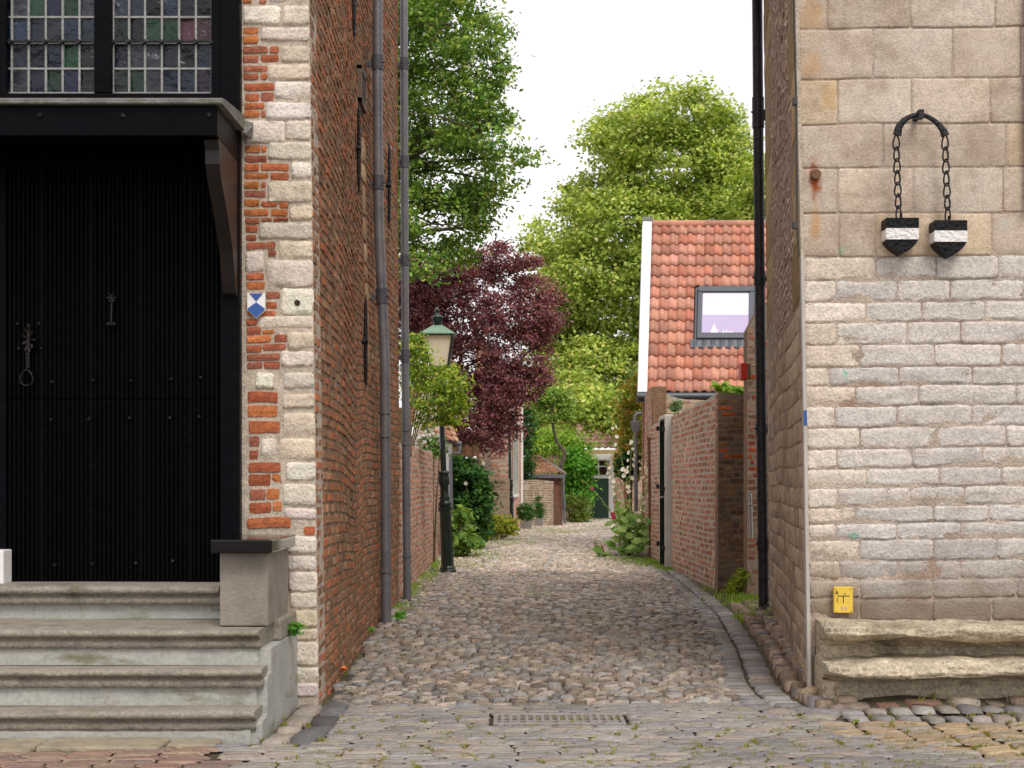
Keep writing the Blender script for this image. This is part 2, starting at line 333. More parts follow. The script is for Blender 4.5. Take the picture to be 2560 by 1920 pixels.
mWood = mat('old_wood', S(110,96,78), .9, var=.3, vs_=9, bump=.5, bs=40)
mPlaster = mat('pale_plaster', S(196,182,166), .9, var=.1, vs_=4, bump=.3)
mConcrete = mat('concrete_planter', S(140,134,128), .9, var=.2, vs_=8, bump=.4)
OAK = [(104,136,58),(90,122,52),(128,154,68),(78,108,54),(152,166,78),(98,128,60)]
LIME = [(150,168,76),(134,154,68),(170,184,94),(116,138,60),(184,196,108),(142,162,76)]
PURP = [(130,80,86),(116,70,76),(150,102,106),(102,62,70),(146,92,84),(126,90,94)]
IVY = [(46,84,34),(60,102,44),(38,70,34),(84,122,54),(52,92,46)]
YG = [(150,170,50),(120,154,48),(96,132,44),(170,180,70),(134,160,60)]
def lc(n, pal, v=.15, k=1.45): return np.clip(pick(n, pal, v)*k, .004, .7)

# ------------------------------------------------------------------ ground
def gz(X, Y):
    X = np.asarray(X, float); Y = np.asarray(Y, float)
    a = .035*np.exp(-((X-.35)/.95)**2)*sm(Y, 7.6, 10)
    bank = .13*sm(X-np.interp(Y, gY, gX), .12, .75)*sm(Y, 7.3, 8.6)*(1-sm(Y, 12.5, 16))
    return a+bank+.012*fbm(X*.9, Y*.6, 4)*sm(Y, 7.5, 9)
gY = np.array([7.40, 7.46, 7.72, 8.0, 8.7, 10.75, 13.6, 18.6, 26]); gX = np.array([9, 2.3, 1.58, 1.47, 1.48, 1.73, 2.0, 2.22, 2.36])
g = M(); 
for (x0, x1, y0, y1) in [(-150, 150, -80, 250)]: g.add([(x0, y0, -.06), (x1, y0, -.06), (x1, y1, -.06), (x0, y1, -.06)], [(0, 1, 2, 3)])
tag(g.build('ground', mGround), kind='structure')
def frG(U, V, n): return U, V, gz(U, V)+n
tag(sheet('joint_bed', np.linspace(-9, 9, 73), np.linspace(1.5, 56, 219), frG, mJoint, n=-.022), kind='structure')

def stones(name, arr, cols, m, parent=None, rnd=.18, jit=.003, k=5):
    """arr rows: cx, cy, lx, ly, rot, h(height above gz), tilt"""
    A = np.asarray(arr, float); N = len(A)
    s1 = np.array([-1, -.8, 0, .8, 1.]) if k == 5 else np.array([-1, -.55, .55, 1.])
    zz = np.array([-1.2, .8, 1, .8, -1.2]) if k == 5 else np.array([-1, .9, .9, -1])
    k = len(s1); Sx, Sy = np.meshgrid(s1, s1); Z = np.minimum(zz[None, :], zz[:, None]); Z = np.where(Z > 0, Z*.6+.4*(zz[None, :]*zz[:, None]).clip(0), Z)
    f = 1-rnd*(Sx**2*Sy**2)
    lx, ly, r, h = [A[:, i][:, None, None] for i in (2, 3, 4, 5)]
    dx = Sx*f*lx/2+RNG.normal(0, 1, (N, k, k))*jit*1.6; dy = Sy*f*ly/2+RNG.normal(0, 1, (N, k, k))*jit*1.6
    X = A[:, 0][:, None, None]+dx*np.cos(r)-dy*np.sin(r); Y = A[:, 1][:, None, None]+dx*np.sin(r)+dy*np.cos(r)
    tx = RNG.normal(0, .06, (N, 1, 1)); ty = RNG.normal(0, .06, (N, 1, 1))
    Zz = gz(A[:, 0], A[:, 1])[:, None, None]+(Z*h)+(dx*tx+dy*ty)*(h > .015)+RNG.normal(0, 1, (N, k, k))*jit*.8+RNG.normal(0, .004, (N, 1, 1))*(h > .015)
    V = np.stack([X, Y, Zz], -1).reshape(-1, 3)
    q = np.array([(j*k+i, j*k+i+1, (j+1)*k+i+1, (j+1)*k+i) for j in range(k-1) for i in range(k-1)])
    Q = (q[None]+np.arange(N)[:, None, None]*k*k).reshape(-1, 4)
    return npmesh(name, V, Q, np.repeat(cols, k*k, 0), m, parent)

COB = [(164,152,140),(150,142,134),(156,140,122),(140,130,120),(172,160,146),(146,132,114),(130,124,118),(164,146,130),(150,146,142),(124,112,98)]
def XL(Y): return np.interp(Y, [7, 8.05, 15, 26, 33, 44, 53], [-.95, -1.0, -1.2, -1.35, -.8, 0, 1.6])
def XR(Y): return np.interp(Y, gY, gX)-.2 if Y < 26 else np.interp(Y, [26, 40, 53], [2.45, 3.4, 4.9])
arr = []; Y = 8.0
while Y < 53:
    p = (.07+.028*sm(Y, 9, 14))*random.uniform(.9, 1.15)*(1 if Y < 26 else 1.25); x = XL(Y)-random.uniform(0, .1); xr = XR(Y)
    while x < xr:
        l = random.uniform(.065, .135)*(1 if Y < 26 else 1.2)
        arr.append((x+l/2, Y+.05*math.sin(x*2.1+Y*.7)+random.gauss(0, .012), l*.93, p*random.uniform(.66, .9), random.gauss(0, .10), random.uniform(.012, .024), 0)); x += l
    Y += p
arr = np.array(arr)
cc = pick(len(arr), COB, .14)*1.0; cc *= (1+.35*fbm(arr[:, 0]*.8, arr[:, 1]*.35, 9))[:, None]*(.92+.35*sm(arr[:, 1], 10, 20))[:, None]  # stones coloured lighter with distance to make up for dim alley light
near = arr[:, 1] < 20
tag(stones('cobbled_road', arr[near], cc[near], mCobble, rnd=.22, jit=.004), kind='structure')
tag(stones('far_road', arr[~near], cc[~near]*1.3, mCobble, rnd=.12, jit=.003, k=4), kind='structure')  # far stones lightened again in colour, against the weak light there
# flat clinker pavement in front
SET = [(146,139,132),(138,133,130),(152,142,130),(132,127,124),(144,134,121),(148,141,134)]
arr = []; Y = 2.2
def kerbY(x): return np.interp(x, [-4, -1.4, -1.1, 3, 6], [6.25, 6.62, 6.9, 6.9, 6.9])
while Y < 8.05:
    p = .062*random.uniform(.95, 1.06); x = -2.9-random.uniform(0, .2)
    while x < 5:
        l = random.uniform(.17, .24); cy = Y+.03*math.sin(x*1.1)+.08*(x*.2)**2
        inred = x+l/2 < -1.05-.35*(cy-5.6) and cy < 6.75
        inyel = x > 1.55 and cy > 6.05+.02+1.35*np.exp(-(x-1.55)/.55)*.9 
        if cy > 6.82 and x < -.93 < x+l: l = x+l+.93; x = -.93
        if 7.30 < cy < 7.69 and x < -.12 < x+l: l = max(.03, -.12-x)
        if 7.30 < cy < 7.69 and x < .62 < x+l: l = x+l-.62; x = .62
        lim = float(np.interp(cy, gY, gX))-.17
        if cy > 7.25 and x < lim < x+l: l = max(lim-x, .03)
        ok = not inred and not inyel and not (x < -1.15 and cy > 6.75) and not (x < -.95 and cy > 6.8) and not (x+l > lim+.01 and cy > 7.25)
        if -.119 < x+l and x < .619 and 7.30 < cy < 7.69: ok = False
        if ok: arr.append((x+l/2, cy, l*.98, p*.96, random.gauss(0, .02), random.uniform(.003, .008), 0))
        x += l
    Y += p
arr = np.array(arr); cs = pick(len(arr), SET, .08)*(1+.3*fbm(arr[:, 0]*1.3, arr[:, 1]*2, 5))[:, None]
tag(stones('clinker_pavement', arr, cs, mSett, rnd=.05, jit=.0015), kind='structure')
# red clinkers bottom left, yellow clinkers right
arr = []; Y = 2.2
while Y < 6.9:
    x = -4.5
    while x < 0:
        l = random.uniform(.19, .22)
        if x+l/2 < -1.05-.35*(Y-5.6) and Y < kerbY(x)+.09: arr.append((x+l/2, Y, l*.96, .048, random.gauss(0, .02)+.06, random.uniform(.004, .008), 0))
        x += l
    Y += .053
tag(stones('red_brick_pavement', arr, pick(len(arr), [(142,116,102),(152,124,108),(132,110,100),(150,130,112),(124,106,98)], .1), mSett, rnd=.03, jit=.001), kind='structure')
arr = []
ang = math.radians(35)
for i in range(-60, 60):
    for j in range(-60, 60):
        for (ox, oy, r) in ((0, 0, 0), (.1, .05, PI/2)):
            u = i*.1+j*.1+ox; v = -i*.1+j*.1+oy if False else (j-i)*.05*2+oy
            pass
Y = 5.6; row = 0
while Y < 7.8:
    x = 1.3
    while x < 6:
        cy = Y+(.02 if int((x+row*.05)*10) % 2 else -.02)
        if x > 1.5 and cy > 6.07+1.35*np.exp(-(x-1.55)/.55)*.9 and cy < 7.42+.0*x: arr.append((x, cy,   .195, .054, .42 if (int(x*5)+row//3) % 2 else -.30, random.uniform(.004, .01), 0))
        x += .2*random.uniform(.96, 1.02)
    Y += .055; row += 1
tag(stones('yellow_brick_pavement', arr, pick(len(arr), [(166,144,116),(158,138,112),(174,152,122),(150,134,114),(146,136,124)], .1), mSett, rnd=.03, jit=.001), kind='structure')
# gutters
def gutter(name, pts, rows, step, wdt, pal, m=mSett, h=.012, gap=.02, ev=.08):
    pts = [Vector((a, b, 0)) for a, b in pts]; out = []
    for r in range(rows):
        for i in range(len(pts)-1):
            a, b = pts[i], pts[i+1]; L = (b-a).length; d = (b-a)/L; nn = Vector((-d.y, d.x, 0)); k = max(1, int(L/step))
            for j in range(k):
                c = a+d*(j+.5)*L/k+nn*((r-(rows-1)/2)*(wdt+gap)); out.append((c.x, c.y, wdt, L/k*.93*random.uniform(.9, 1), math.atan2(d.y, d.x)-PI/2+random.gauss(0, .05), h*random.uniform(.7, 1.3), 0))
    return tag(stones(name, out, pick(len(out), pal, .12), m, rnd=.08, jit=.003), kind='structure')
GR = [(144,140,136),(136,132,130),(152,146,138),(126,122,120),(146,136,124)]
rp = [(x, y) for x, y in zip(gX[::-1], gY[::-1])]
rp = [(float(np.interp(yy, gY, gX)), yy) for yy in np.arange(26, 7.9, -.45)]+[(1.50, 7.86), (1.60, 7.72), (1.80, 7.63), (2.2, 7.6), (2.7, 7.6), (3.4, 7.6), (4.6, 7.6)]
gutter('right_gutter', rp, 2, .12, .16, GR)
gutter('dark_gutter', [(-1.0, 9.6), (-1.0, 8.6), (-.99, 7.9), (-.99, 7.3), (-1.03, 6.82)], 1, .26, .15, [(92,90,90),(104,101,100),(84,82,82)])
gutter('pale_edge', [(-1.14, 8.0), (-1.14, 7.3), (-1.16, 6.8)], 1, .24, .13, [(146,136,126),(156,146,134)])
gutter('lamp_gutter', [(-.25, 27), (-.42, 22), (-.62, 18), (-.85, 15.2)], 1, .22, .14, [(150,148,148),(140,138,138)])
# bank of round cobbles against the right wall
def wallX(Y): return 1.774+(np.asarray(Y)-8.3)/5*(2.45-1.774)
arr = []
for i in range(900):
    pass
Y = 7.8
while Y < 14.5:
    x0 = float(np.interp(Y, gY, gX))+.2; x1 = float(wallX(max(Y, 8.2)))+.03 if Y > 8.1 else 1.82
    if Y > 13.2: x1 = 2.9
    x = x0
    while x < x1+.02:
        l = random.uniform(.10, .16); arr.append((x+l/2, Y+(x-x0)*.25+random.gauss(0, .012), l, .09*random.uniform(.9, 1.1), .35+random.gauss(0, .15), random.uniform(.03, .05), 0)); x += l
    Y += .098
tag(stones('cobble_bank', arr, pick(len(arr), [(156,134,112),(142,122,102),(168,148,128),(128,114,102),(120,114,112),(160,138,112)], .14), mCobble, rnd=.3, jit=.005), kind='structure')
# kerb slab under the steps
kb = M(); x = -4.0
while x < -1.45:
    l = random.uniform(.3, .62); kb.box(x, min(x+l-.012, -1.42), float(kerbY(x))+.12, 6.88, -.05, .018+random.uniform(-.005, .006)); x += l
tag(kb.build('kerb', mat('sandy_kerb', S(152,140,118), .9, var=.25, vs_=9, bump=.7, bs=40), bevel=.02, seg=3), kind='structure')
# drain grate
dg = root('drain_grate', (.25, 7.48, 0), 'rectangular iron drain grate set in the cobbles at the mouth of the alley', 'drain grate')
a = M(); x0, x1, y0, y1 = -.10, .60, 7.33, 7.66; z = float(gz(.25, 7.5))+.008
a.box(x0, x1, y0, y0+.025, z-.05, z); a.box(x0, x1, y1-.025, y1, z-.05, z); a.box(x0, x0+.025, y0+.025, y1-.025, z-.05, z); a.box(x1-.025, x1, y0+.025, y1-.025, z-.05, z)
mGrate = mat('worn_cast_iron', S(152,144,138), .6, metal=.3, var=.25, vs_=12, bump=.5)
a.build('frame', mGrate, dg, .004)
a = M()
for i in range(15):
    x = x0+.05+i*(x1-x0-.1)/14; a.box(x-.009, x+.009, y0+.03, y1-.03, z-.04, z-.002)
for yy in (y0+.11, y0+.22): a.box(x0+.03, x1-.03, yy-.01, yy+.01, z-.04, z-.004)
for i in range(7):
    x = x0+.09+i*.087; a.box(x, x+.05, y0+.05, y0+.09, z-.04, z-.003)
a.build('grille', mGrate, dg)
a = M(); a.box(x0+.01, x1-.01, y0+.01, y1-.01, z-.04, z-.011); a.build('silt', mat('brown_silt', S(112,94,74), 1, var=.3, vs_=30), dg)

# ------------------------------------------------------------------ LEFT BUILDING
YF = 8.05
LB = root('brick_house', (-2.4, 9, 0), 'old brick house with white quoins, black door and leaded window left of the alley', 'building')
def cornX(z): return -1.11-.0137*np.clip(z, -1, 9)
def frF(U, V, n): return U+.006*fbm(U*8, V*9, 77), YF-n, V+.008*fbm(U*7, V*4, 78)
def px2b(L, sc, ox, oy, Y=YF):
    out = []
    for (x0, y0, x1, y1) in L:
        a = P(ox+x0/sc-1.2, oy+y1/sc+1.2, Y); b = P(ox+x1/sc+1.2, oy+y0/sc-1.2, Y); out.append([a[0], b[0], a[2], b[2]])
    return out
st = px2b([(1440,35,1660,145),(1680,35,1830,150),(1545,165,1830,240),(1665,275,1830,370),(1590,385,1830,475),(1630,485,1830,590),(1580,610,1830,705),(1450,715,1685,845),(1695,710,1830,825),(1590,840,1835,945),(1730,960,1835,1055),(1590,1075,1840,1200),(1715,1220,1840,1305),(1535,1320,1835,1415),(1650,1430,1840,1530),(1455,1490,1560,1610),(1600,-70,1830,18),(1580,1545,1840,1700)], 2.37, 0, 0)
st += px2b([(1770,205,1950,370),(1625,380,1940,460),(1810,480,1945,585),(1770,600,1950,695),(1610,735,1720,830),(1785,735,1945,835),(1780,870,1950,955),(1780,990,1950,1140),(1640,1150,1735,1270),(1760,1150,1950,1285),(1800,1300,1955,1405),(1780,1435,1965,1570),(1785,1590,1985,1655)], 2.514, 0, 640)
st += px2b([(1445,125,1590,210),(1440,225,1590,298),(1455,305,1595,398),(1460,405,1595,480),(1440,495,1590,580),(1480,585,1590,645),(1480,655,1590,770),(1475,780,1590,850),(1480,860,1590,925)], 2.011, 0, 1280)
br = px2b([(1437,0,1485,20),(1535,0,1575,20),(1440,165,1530,205),(1440,215,1525,258),(1440,278,1585,315),(1600,278,1650,312),(1440,330,1530,370),(1545,328,1650,368),(1440,390,1585,425),(1440,435,1530,470),(1545,435,1585,470),(1445,495,1625,535),(1450,553,1535,595),(1545,550,1620,598),(1450,608,1565,645),(1450,655,1540,692),(1550,655,1575,695),(1450,862,1540,905),(1548,862,1575,900),(1450,925,1580,962),(1450,975,1535,1015),(1548,970,1712,1010),(1450,1028,1590,1065),(1603,1025,1712,1065),(1450,1080,1535,1118),(1548,1080,1575,1115),(1450,1130,1575,1165),(1450,1182,1538,1220),(1550,1195,1640,1225),(1655,1195,1705,1232),(1450,1240,1590,1275),(1605,1243,1700,1280),(1455,1290,1538,1325),(1550,1290,1610,1310),(1620,1290,1705,1310),(1455,1335,1525,1375),(1458,1392,1518,1425),(1458,1437,1575,1475),(1580,1435,1630,1475),(1590,1485,1635,1520),(1460,1620,1565,1655)], 2.37, 0, 0)
br += px2b([(1550,163,1665,205),(1550,228,1660,268),(1672,228,1760,268),(1550,290,1660,330),(1672,290,1740,330),(1560,345,1730,372),(1550,395,1615,432),(1550,445,1640,490),(1650,465,1725,490),(1550,500,1705,540),(1725,500,1803,542),(1550,558,1645,600),(1655,556,1795,592),(1553,615,1760,655),(1553,667,1648,705),(1658,665,1760,707),(1560,852,1745,915),(1560,938,1740,1010),(1565,1040,1760,1112),(1565,1135,1625,1195),(1565,1220,1620,1280),(1562,1300,1765,1360),(1562,1375,1700,1445),(1712,1375,1765,1425),(1570,1470,1665,1530),(1675,1468,1755,1530),(1568,1550,1705,1615),(1717,1548,1770,1605)], 2.514, 0, 640)
br += px2b([(1245,30,1460,80),(1365,220,1415,260),(1365,265,1415,315),(1365,345,1440,395),(1365,412,1440,460),(1365,480,1405,520),(1530,75,1580,115)], 2.011, 0, 1280)
st = [[s[0], (float(cornX((s[2]+s[3])/2))-.002 if abs(s[1]-cornX((s[2]+s[3])/2)) < .035 else s[1]), s[2], s[3]] for s in st]
# continue the quoins above the picture
v = 4.15
while v < 7.5:
    hh = random.uniform(.16, .24); wd = random.choice((.22, .36)); st.append([cornX(v)-wd, cornX(v)-.004, v, v+hh-.015])
    k = 0
    for kk in range(int(hh/.07)): br.append([-1.545, cornX(v)-wd-.02, v+kk*.075, v+kk*.075+.06])
    v += hh
fx = M(); zt = 7.6
fx.hexa([(-1.56, YF+.001, -.05), (cornX(0)-.001, YF+.001, -.05), (cornX(0)-.001, YF+.3, -.05), (-1.56, YF+.3, -.05)], [(-1.56, YF+.001, zt), (cornX(zt)-.001, YF+.001, zt), (cornX(zt)-.001, YF+.3, zt), (-1.56, YF+.3, zt)])
fx.build('pier_mortar', mMortarL, LB)
lc_ = pick(len(st), [(226,214,200),(220,208,192),(230,220,206),(214,198,176),(224,214,202)], .045)
blocks('quoin_stones', st, frF, lc_, .011, mLime, LB, bev=.006, nu=9, nv=7, rough=.0045, rs=13, back=.003, jit=.0018, erode=.014)
blocks('pier_bricks', br, frF, pick(len(br), [(184,108,72),(174,98,68),(190,116,72),(164,96,72),(170,106,84),(192,118,68),(158,98,78)], .09), .007, mOrange, LB, bev=.0035, nu=6, nv=3, rough=.003, rs=22, back=.003, jit=.0011, flat=True)
# rest of the facade above/left
fw = M(); fw.box(-6, -1.56, YF+.05, YF+.3, 4.9, 7.6); fw.box(-6, -3.35, YF+.05, YF+.3, -.05, 4.9); fw.build('facade_wall', mat('plain_red_brick', S(140,106,86), .9, var=.3, vs_=12, bump=.6), LB)
# side wall into the alley
Y1 = 15.0
def sideX(U, V):
    dip = -(.025+.02*np.clip(V, 0, 6.5))*np.exp(-((np.asarray(U)-12.3)/1.8)**2)*sm(U, YF, YF+2)*(1-sm(U, 14.2, 15))
    t = np.clip((U-YF)/(Y1-YF), 0, 1); return cornX(V)*(1-t)+(-1.215)*t+dip+.02*fbm(U*.7, V*.5, 6)*sm(U, YF, YF+1)
def frS(U, V, n):
    wv = V+(.035*fbm(U*.45, V*.35, 11)-.09*np.exp(-((U-10.6)/.8)**2)*sm(V, .2, 1.3))*sm(U, YF, YF+.6); return sideX(U, wv)+n, U, wv
B = [b for b in courses(YF+.0, Y1, -.05, 6.6, .066, .16, g=.012) if b[2] < EYE+HY/F*b[1]+.35]
cb = (pick(len(B), BR, .11)*.75+S(134,94,68)*.25); Ba = np.array(B); cb *= (1+.35*fbm(Ba[:, 0]*.6, Ba[:, 2]*.6, 21))[:, None]
cb = np.clip(cb*1.5, .01, .6)
blocks('side_wall_bricks', B, frS, cb, .006, mBrick, LB, bev=.004, rough=.003, back=.005, jit=.0018, tilt=.002)
sheet('side_wall', np.linspace(YF+.004, Y1, 140), np.linspace(-.06, 6.6, 140), frS, mMortarD, LB, n=-.003)
uw = M(); uw.box(-6, -1.24, YF+.3, Y1-.005, 6.4, 7.6); uw.box(-6, -1.26, Y1-.25, Y1-.004, -.05, 7.5); uw.build('upper_wall', mBrick if False else mat('dark_red_brick', S(120,74,56), .9, var=.3, vs_=12, bump=.6), LB)
# white stone strip in the side wall (bricked-up opening jamb) and far quoin
zz = -0; B2 = []; v = 1.8
v = 2.3
while v < 4.2: hh = random.uniform(.15, .3); B2.append((12.15+random.uniform(-.02, .02), 12.36+random.uniform(-.02, .03), v, v+hh-.01)); v += hh
blocks('jamb_stones', B2, frS, pick(len(B2), [(176,152,120),(166,140,108)], .1), .022, mLime, LB, bev=.01, nu=4, nv=4)
for (u, v0, v1) in ((11.0, 4.75, 5.6), (11.46, 3.64, 4.39), (11.7, 2.07, 2.85), (14.0, 3.83, 4.69)):
    a = M(); X = float(sideX(u, (v0+v1)/2))+.03; c = (v0+v1)/2
    a.tube([(X, u, v0), (X, u, v0+.25*(c-v0)), (X, u, c), (X, u, v1-.25*(c-v0)), (X, u, v1)], [.004, .015, .018, .015, .004], 8); a.tube([(X-.03, u, c), (X+.02, u, c)], .028, 8)
    a.build('wall_anchor', mIron, LB)
a = M(); u = 12.2; X = float(sideX(u, 4.7))
vgz = (4.55, 4.86)
X += -.01
a.box(X, X+.05, u-.2, u+.2, vgz[0], vgz[0]+.03); a.box(X, X+.05, u-.2, u+.2, vgz[1]-.03, vgz[1]); a.box(X, X+.05, u-.2, u-.17, vgz[0], vgz[1]); a.box(X, X+.05, u+.17, u+.2, vgz[0], vgz[1])
for i in range(9): a.box(X+.005, X+.045, u-.17, u+.17, vgz[0]+.05+i*.024, vgz[0]+.06+i*.024)
a.build('vent_grille', mat('rusty_vent', S(104,88,74), .7, metal=.2, var=.3), LB)
# timber door case
tf = M()
tf.box(-1.665, -1.553, YF-.07, YF+.28, .69, 4.9)            # right post
tf.box(-3.2, -2.885, YF-.07, YF+.28, .69, 4.9)
tf.box(-2.885, -1.665, YF-.07, YF+.28, 3.28, 3.49)
tf.box(-6, -3.2, YF-.04, YF+.28, 3.28, 3.49)
tf.box(-6, -1.553, YF-.075, YF+.28, 4.75, 4.95)
tf.build('door_case', mBlack, LB, .006)
# window
WN = bpy.data.objects.new('window', None); WN.location = (-2.3, YF, 3.5); link(WN, LB)
def wx(x): return P(x, 0, YF-.02)[0]
def wz(y): return P(0, y, YF-.02)[2]
a = M(); zb = wz(237); ztp = 4.76
a.box(wx(-700), wx(530), YF-.05, YF+.05, wz(245), zb); a.box(wx(240), wx(283), YF-.062, YF+.05, zb, ztp); a.box(wx(530), -1.665, YF-.05, YF+.05, zb, ztp); a.box(wx(-50)-.1, wx(-50), YF-.06, YF+.05, zb, ztp)
a.box(wx(-700), wx(530), YF-.045, YF+.05, ztp, ztp+.05)
a.build('frame', mBlack, WN, .005)
PT = [(16,22,34),(20,34,52),(10,16,38),(18,30,26),(40,26,48),(8,8,10),(26,36,50),(12,46,30),(56,30,38),(18,28,44),(44,46,54)]
cols_x = [[-50,-12,30,72,115,157,199,240], [283,323,363,405,448,490,530]]; ys = [233,172,107,43,-22,-87,-152,-217,-282]
pm = []; pcs = []; cm = M(); yb = YF-.012
for xs in cols_x:
    V = []; Q = []; Cc = []; cm = M()
    for i in range(len(xs)-1):
        for j in range(len(ys)-1):
            x0, x1, z0, z1 = wx(xs[i]), wx(xs[i+1]), wz(ys[j]), min(wz(ys[j+1]), ztp)
            if z1 <= z0+.01: continue
            t = [random.uniform(-.006, .006) for _ in range(3)]; n = len(V)
            V += [(x0, yb+t[0], z0), (x1, yb+t[1], z0), (x1, yb+t[1]+t[2], z1), (x0, yb+t[0]+t[2], z1)]; Q.append((n, n+1, n+2, n+3)); Cc += [S(*random.choice(PT))*random.uniform(.6, 1.5)]*4
    for x in xs: cm.box(wx(x)-.006, wx(x)+.006, yb-.014, yb+.01, zb, ztp)
    for y in ys:
        if wz(y) < ztp: cm.box(wx(xs[0]), wx(xs[-1]), yb-.012, yb+.01, wz(y)-.006, wz(y)+.006)
    npmesh('glass', V, Q, np.array(Cc), mPane, WN, smooth=False); cm.build('lead_bars', mCame, WN, .002)

a = M()
for x0, x1 in ((-50, 250), (270, 540)): a.tube([(wx(x0), yb-.03, wz(107)), (wx(x1), yb-.03, wz(107))], .007, 8)
for xs in cols_x:
    for x in xs: a.tube([(wx(x), yb-.042, wz(107)), (wx(x), yb-.015, wz(107))], .013, 8)
a.build('saddle_bar', mIron, WN)
# canopy
CPY = bpy.data.objects.new('door_canopy', None); CPY.location = (-2.4, 7.7, 3.2); link(CPY, LB)
xr = -1.558; yf = 7.4
a = M(); a.box(-5, xr, yf, yf+.05, 3.10, 3.262); a.box(-5, xr-.04, yf+.05, YF-.07, 3.2, 3.26); a.box(xr-.05, xr-.002, yf+.05, YF-.07, 3.10, 3.262)
a.build('fascia', mBlack, CPY, .006)
a = M(); a.extr([(yf-.035, 3.262), (yf-.035, 3.292), (yf+.05, 3.305), (YF-.07, 3.36), (YF-.07, 3.275), (yf, 3.262)], 'x', -5, xr+.035); 
a.build('lead_cover', mLead, CPY, .006)
a = M(); a.add([(xr+.02, YF-.09, 3.31), (xr+.08, YF-.07, 3.30), (xr+.075, YF-.02, 3.335), (xr+.0, YF-.05, 3.345), (xr+.04, YF-.09, 3.25), (xr+.07, YF-.03, 3.24)], [(0, 1, 2, 3), (0, 4, 1), (1, 4, 5), (1, 5, 2)]); a.build('lead_flashing', mLead, CPY)
a = M(); poly = [(YF-.07, 3.098), (7.45, 3.098), (7.47, 3.04), (7.475, 2.97), (7.52, 2.9), (7.65, 2.78), (7.74, 2.68), (7.84, 2.56), (7.9, 2.4), (7.93, 2.34), (YF-.07, 2.32)]
a.extr(poly, 'x', xr-.08, xr-.004); a.box(xr-.14, xr-.004, 7.43, 7.6, 3.0, 3.05) if False else None
a.build('bracket', mat('black_gloss_brown_reflection', S(30,24,22), .4, var=.3, vs_=3, bump=.1, spec=.4), CPY, .008)  # black paint; brown reflection of the brick wall mixed into its base colour
a = M()
for xx in (100, 308, 523): a = M(); a.tube([P(xx, 287, yf+.003), P(xx, 287, yf-.012)], .012, 8); a.build('bolt', mIron, CPY)
# door with reeded boards
DR = bpy.data.objects.new('door', None); DR.location = (-2.28, YF-.02, .69); link(DR, LB)
yd = 7.99; x0, x1 = P(20, 0, yd)[0], -1.67
def reeds(z0, z1):
    pl = []; n = 47; w_ = (x1-x0)/n
    pl.append((x0, yd+.05))
    for i in range(n):
        a0 = x0+i*w_
        if i % 11 == 7: pl += [(a0, yd-.004), (a0+w_*.95, yd-.004)]
        else: pl += [(a0+w_*.05, yd+.016), (a0+w_*.25, yd-.002), (a0+w_*.6, yd-.002), (a0+w_*.85, yd+.016)]
    pl.append((x1, yd+.05)); m_ = M(); m_.extr(pl, 'z', z0, z1); return m_
zs_ = 1.25+(1215-997)/F*yd
a = M(); a.box(x0-.05, x1+.05, yd+.03, yd+.05, .69, 3.3); a.build('backing_board', mDoor, DR)
reeds(.705, zs_-.003).build('lower_leaf', mDoor, DR); reeds(zs_+.003, 3.28).build('upper_leaf', mDoor, DR)
sp = [(130,955),(232,952),(328,952),(428,948),(502,944),(128,1050),(223,1048),(325,1045),(425,1045),(498,1042),(45,810),(98,810),(48,872),(104,872),(137,1413),(232,1410),(340,1408),(432,1403)]
for (x, y) in sp:
    p = P(x, y, yd-.006); a = M(); a.tube([p, (p[0], p[1]-.012, p[2]), (p[0], p[1]-.018, p[2])], [.012, .010, .004], 8); a.build('stud', mIron, DR)
a = M(); p = P(72, 850, yd-.02)
for k in range(9):
    t = k*PI/4.5; a.tube([(p[0]+.02*math.cos(t), p[1], p[2]+.045*math.sin(t)), (p[0]+.035*math.cos(t), p[1]-.015, p[2]+.075*math.sin(t))], [.012, .008], 6)
a.tube([(p[0], p[1], p[2]+.09), (p[0], p[1]-.01, p[2]-.16)], [.012, .012], 6); a.tube([(p[0]-.012, p[1]-.005, p[2]), (p[0]-.012, p[1]-.005, p[2]-.17)], .005, 6)
q = P(68, 945, yd-.03); rg = [(q[0]+.035*math.sin(t)*(1+.25*math.cos(t)), q[1]-.01, q[2]-.045*math.cos(t)) for t in np.linspace(0, 2*PI, 17)]
a.tube(rg, .006, 6, cap=False); a.build('door_handle', mat('dark_bronze', S(22,18,15), .4, metal=.5, var=.3), DR)
a = M(); p = P(280, 745, yd-.02)
for k in range(6):
    t = k*PI/3; a.tube([p, (p[0]+.03*math.cos(t), p[1]-.012, p[2]+.03*math.sin(t))], [.012, .007], 6)
a.tube([p, (p[0], p[1]-.02, p[2]-.14)], [.009, .006], 6); a.tube([(p[0]-.025, p[1]-.01, p[2]-.15), (p[0]+.025, p[1]-.01, p[2]-.15)], .013, 8); a.build('door_knocker', mat('dark_bronze_knocker', S(20,17,14), .4, metal=.5, var=.3), DR)
a = M(); p = P(743, 757, YF-.012); a.tube([(p[0], YF-.0125, p[2]), (p[0], YF-.004, p[2])], .018, 9); a.build('putlog_hole_shade', mat('hole_shade_paint', S(58,50,34), 1, bump=0), LB)  # dark disc on the quoin, coloured as the shade inside a hole
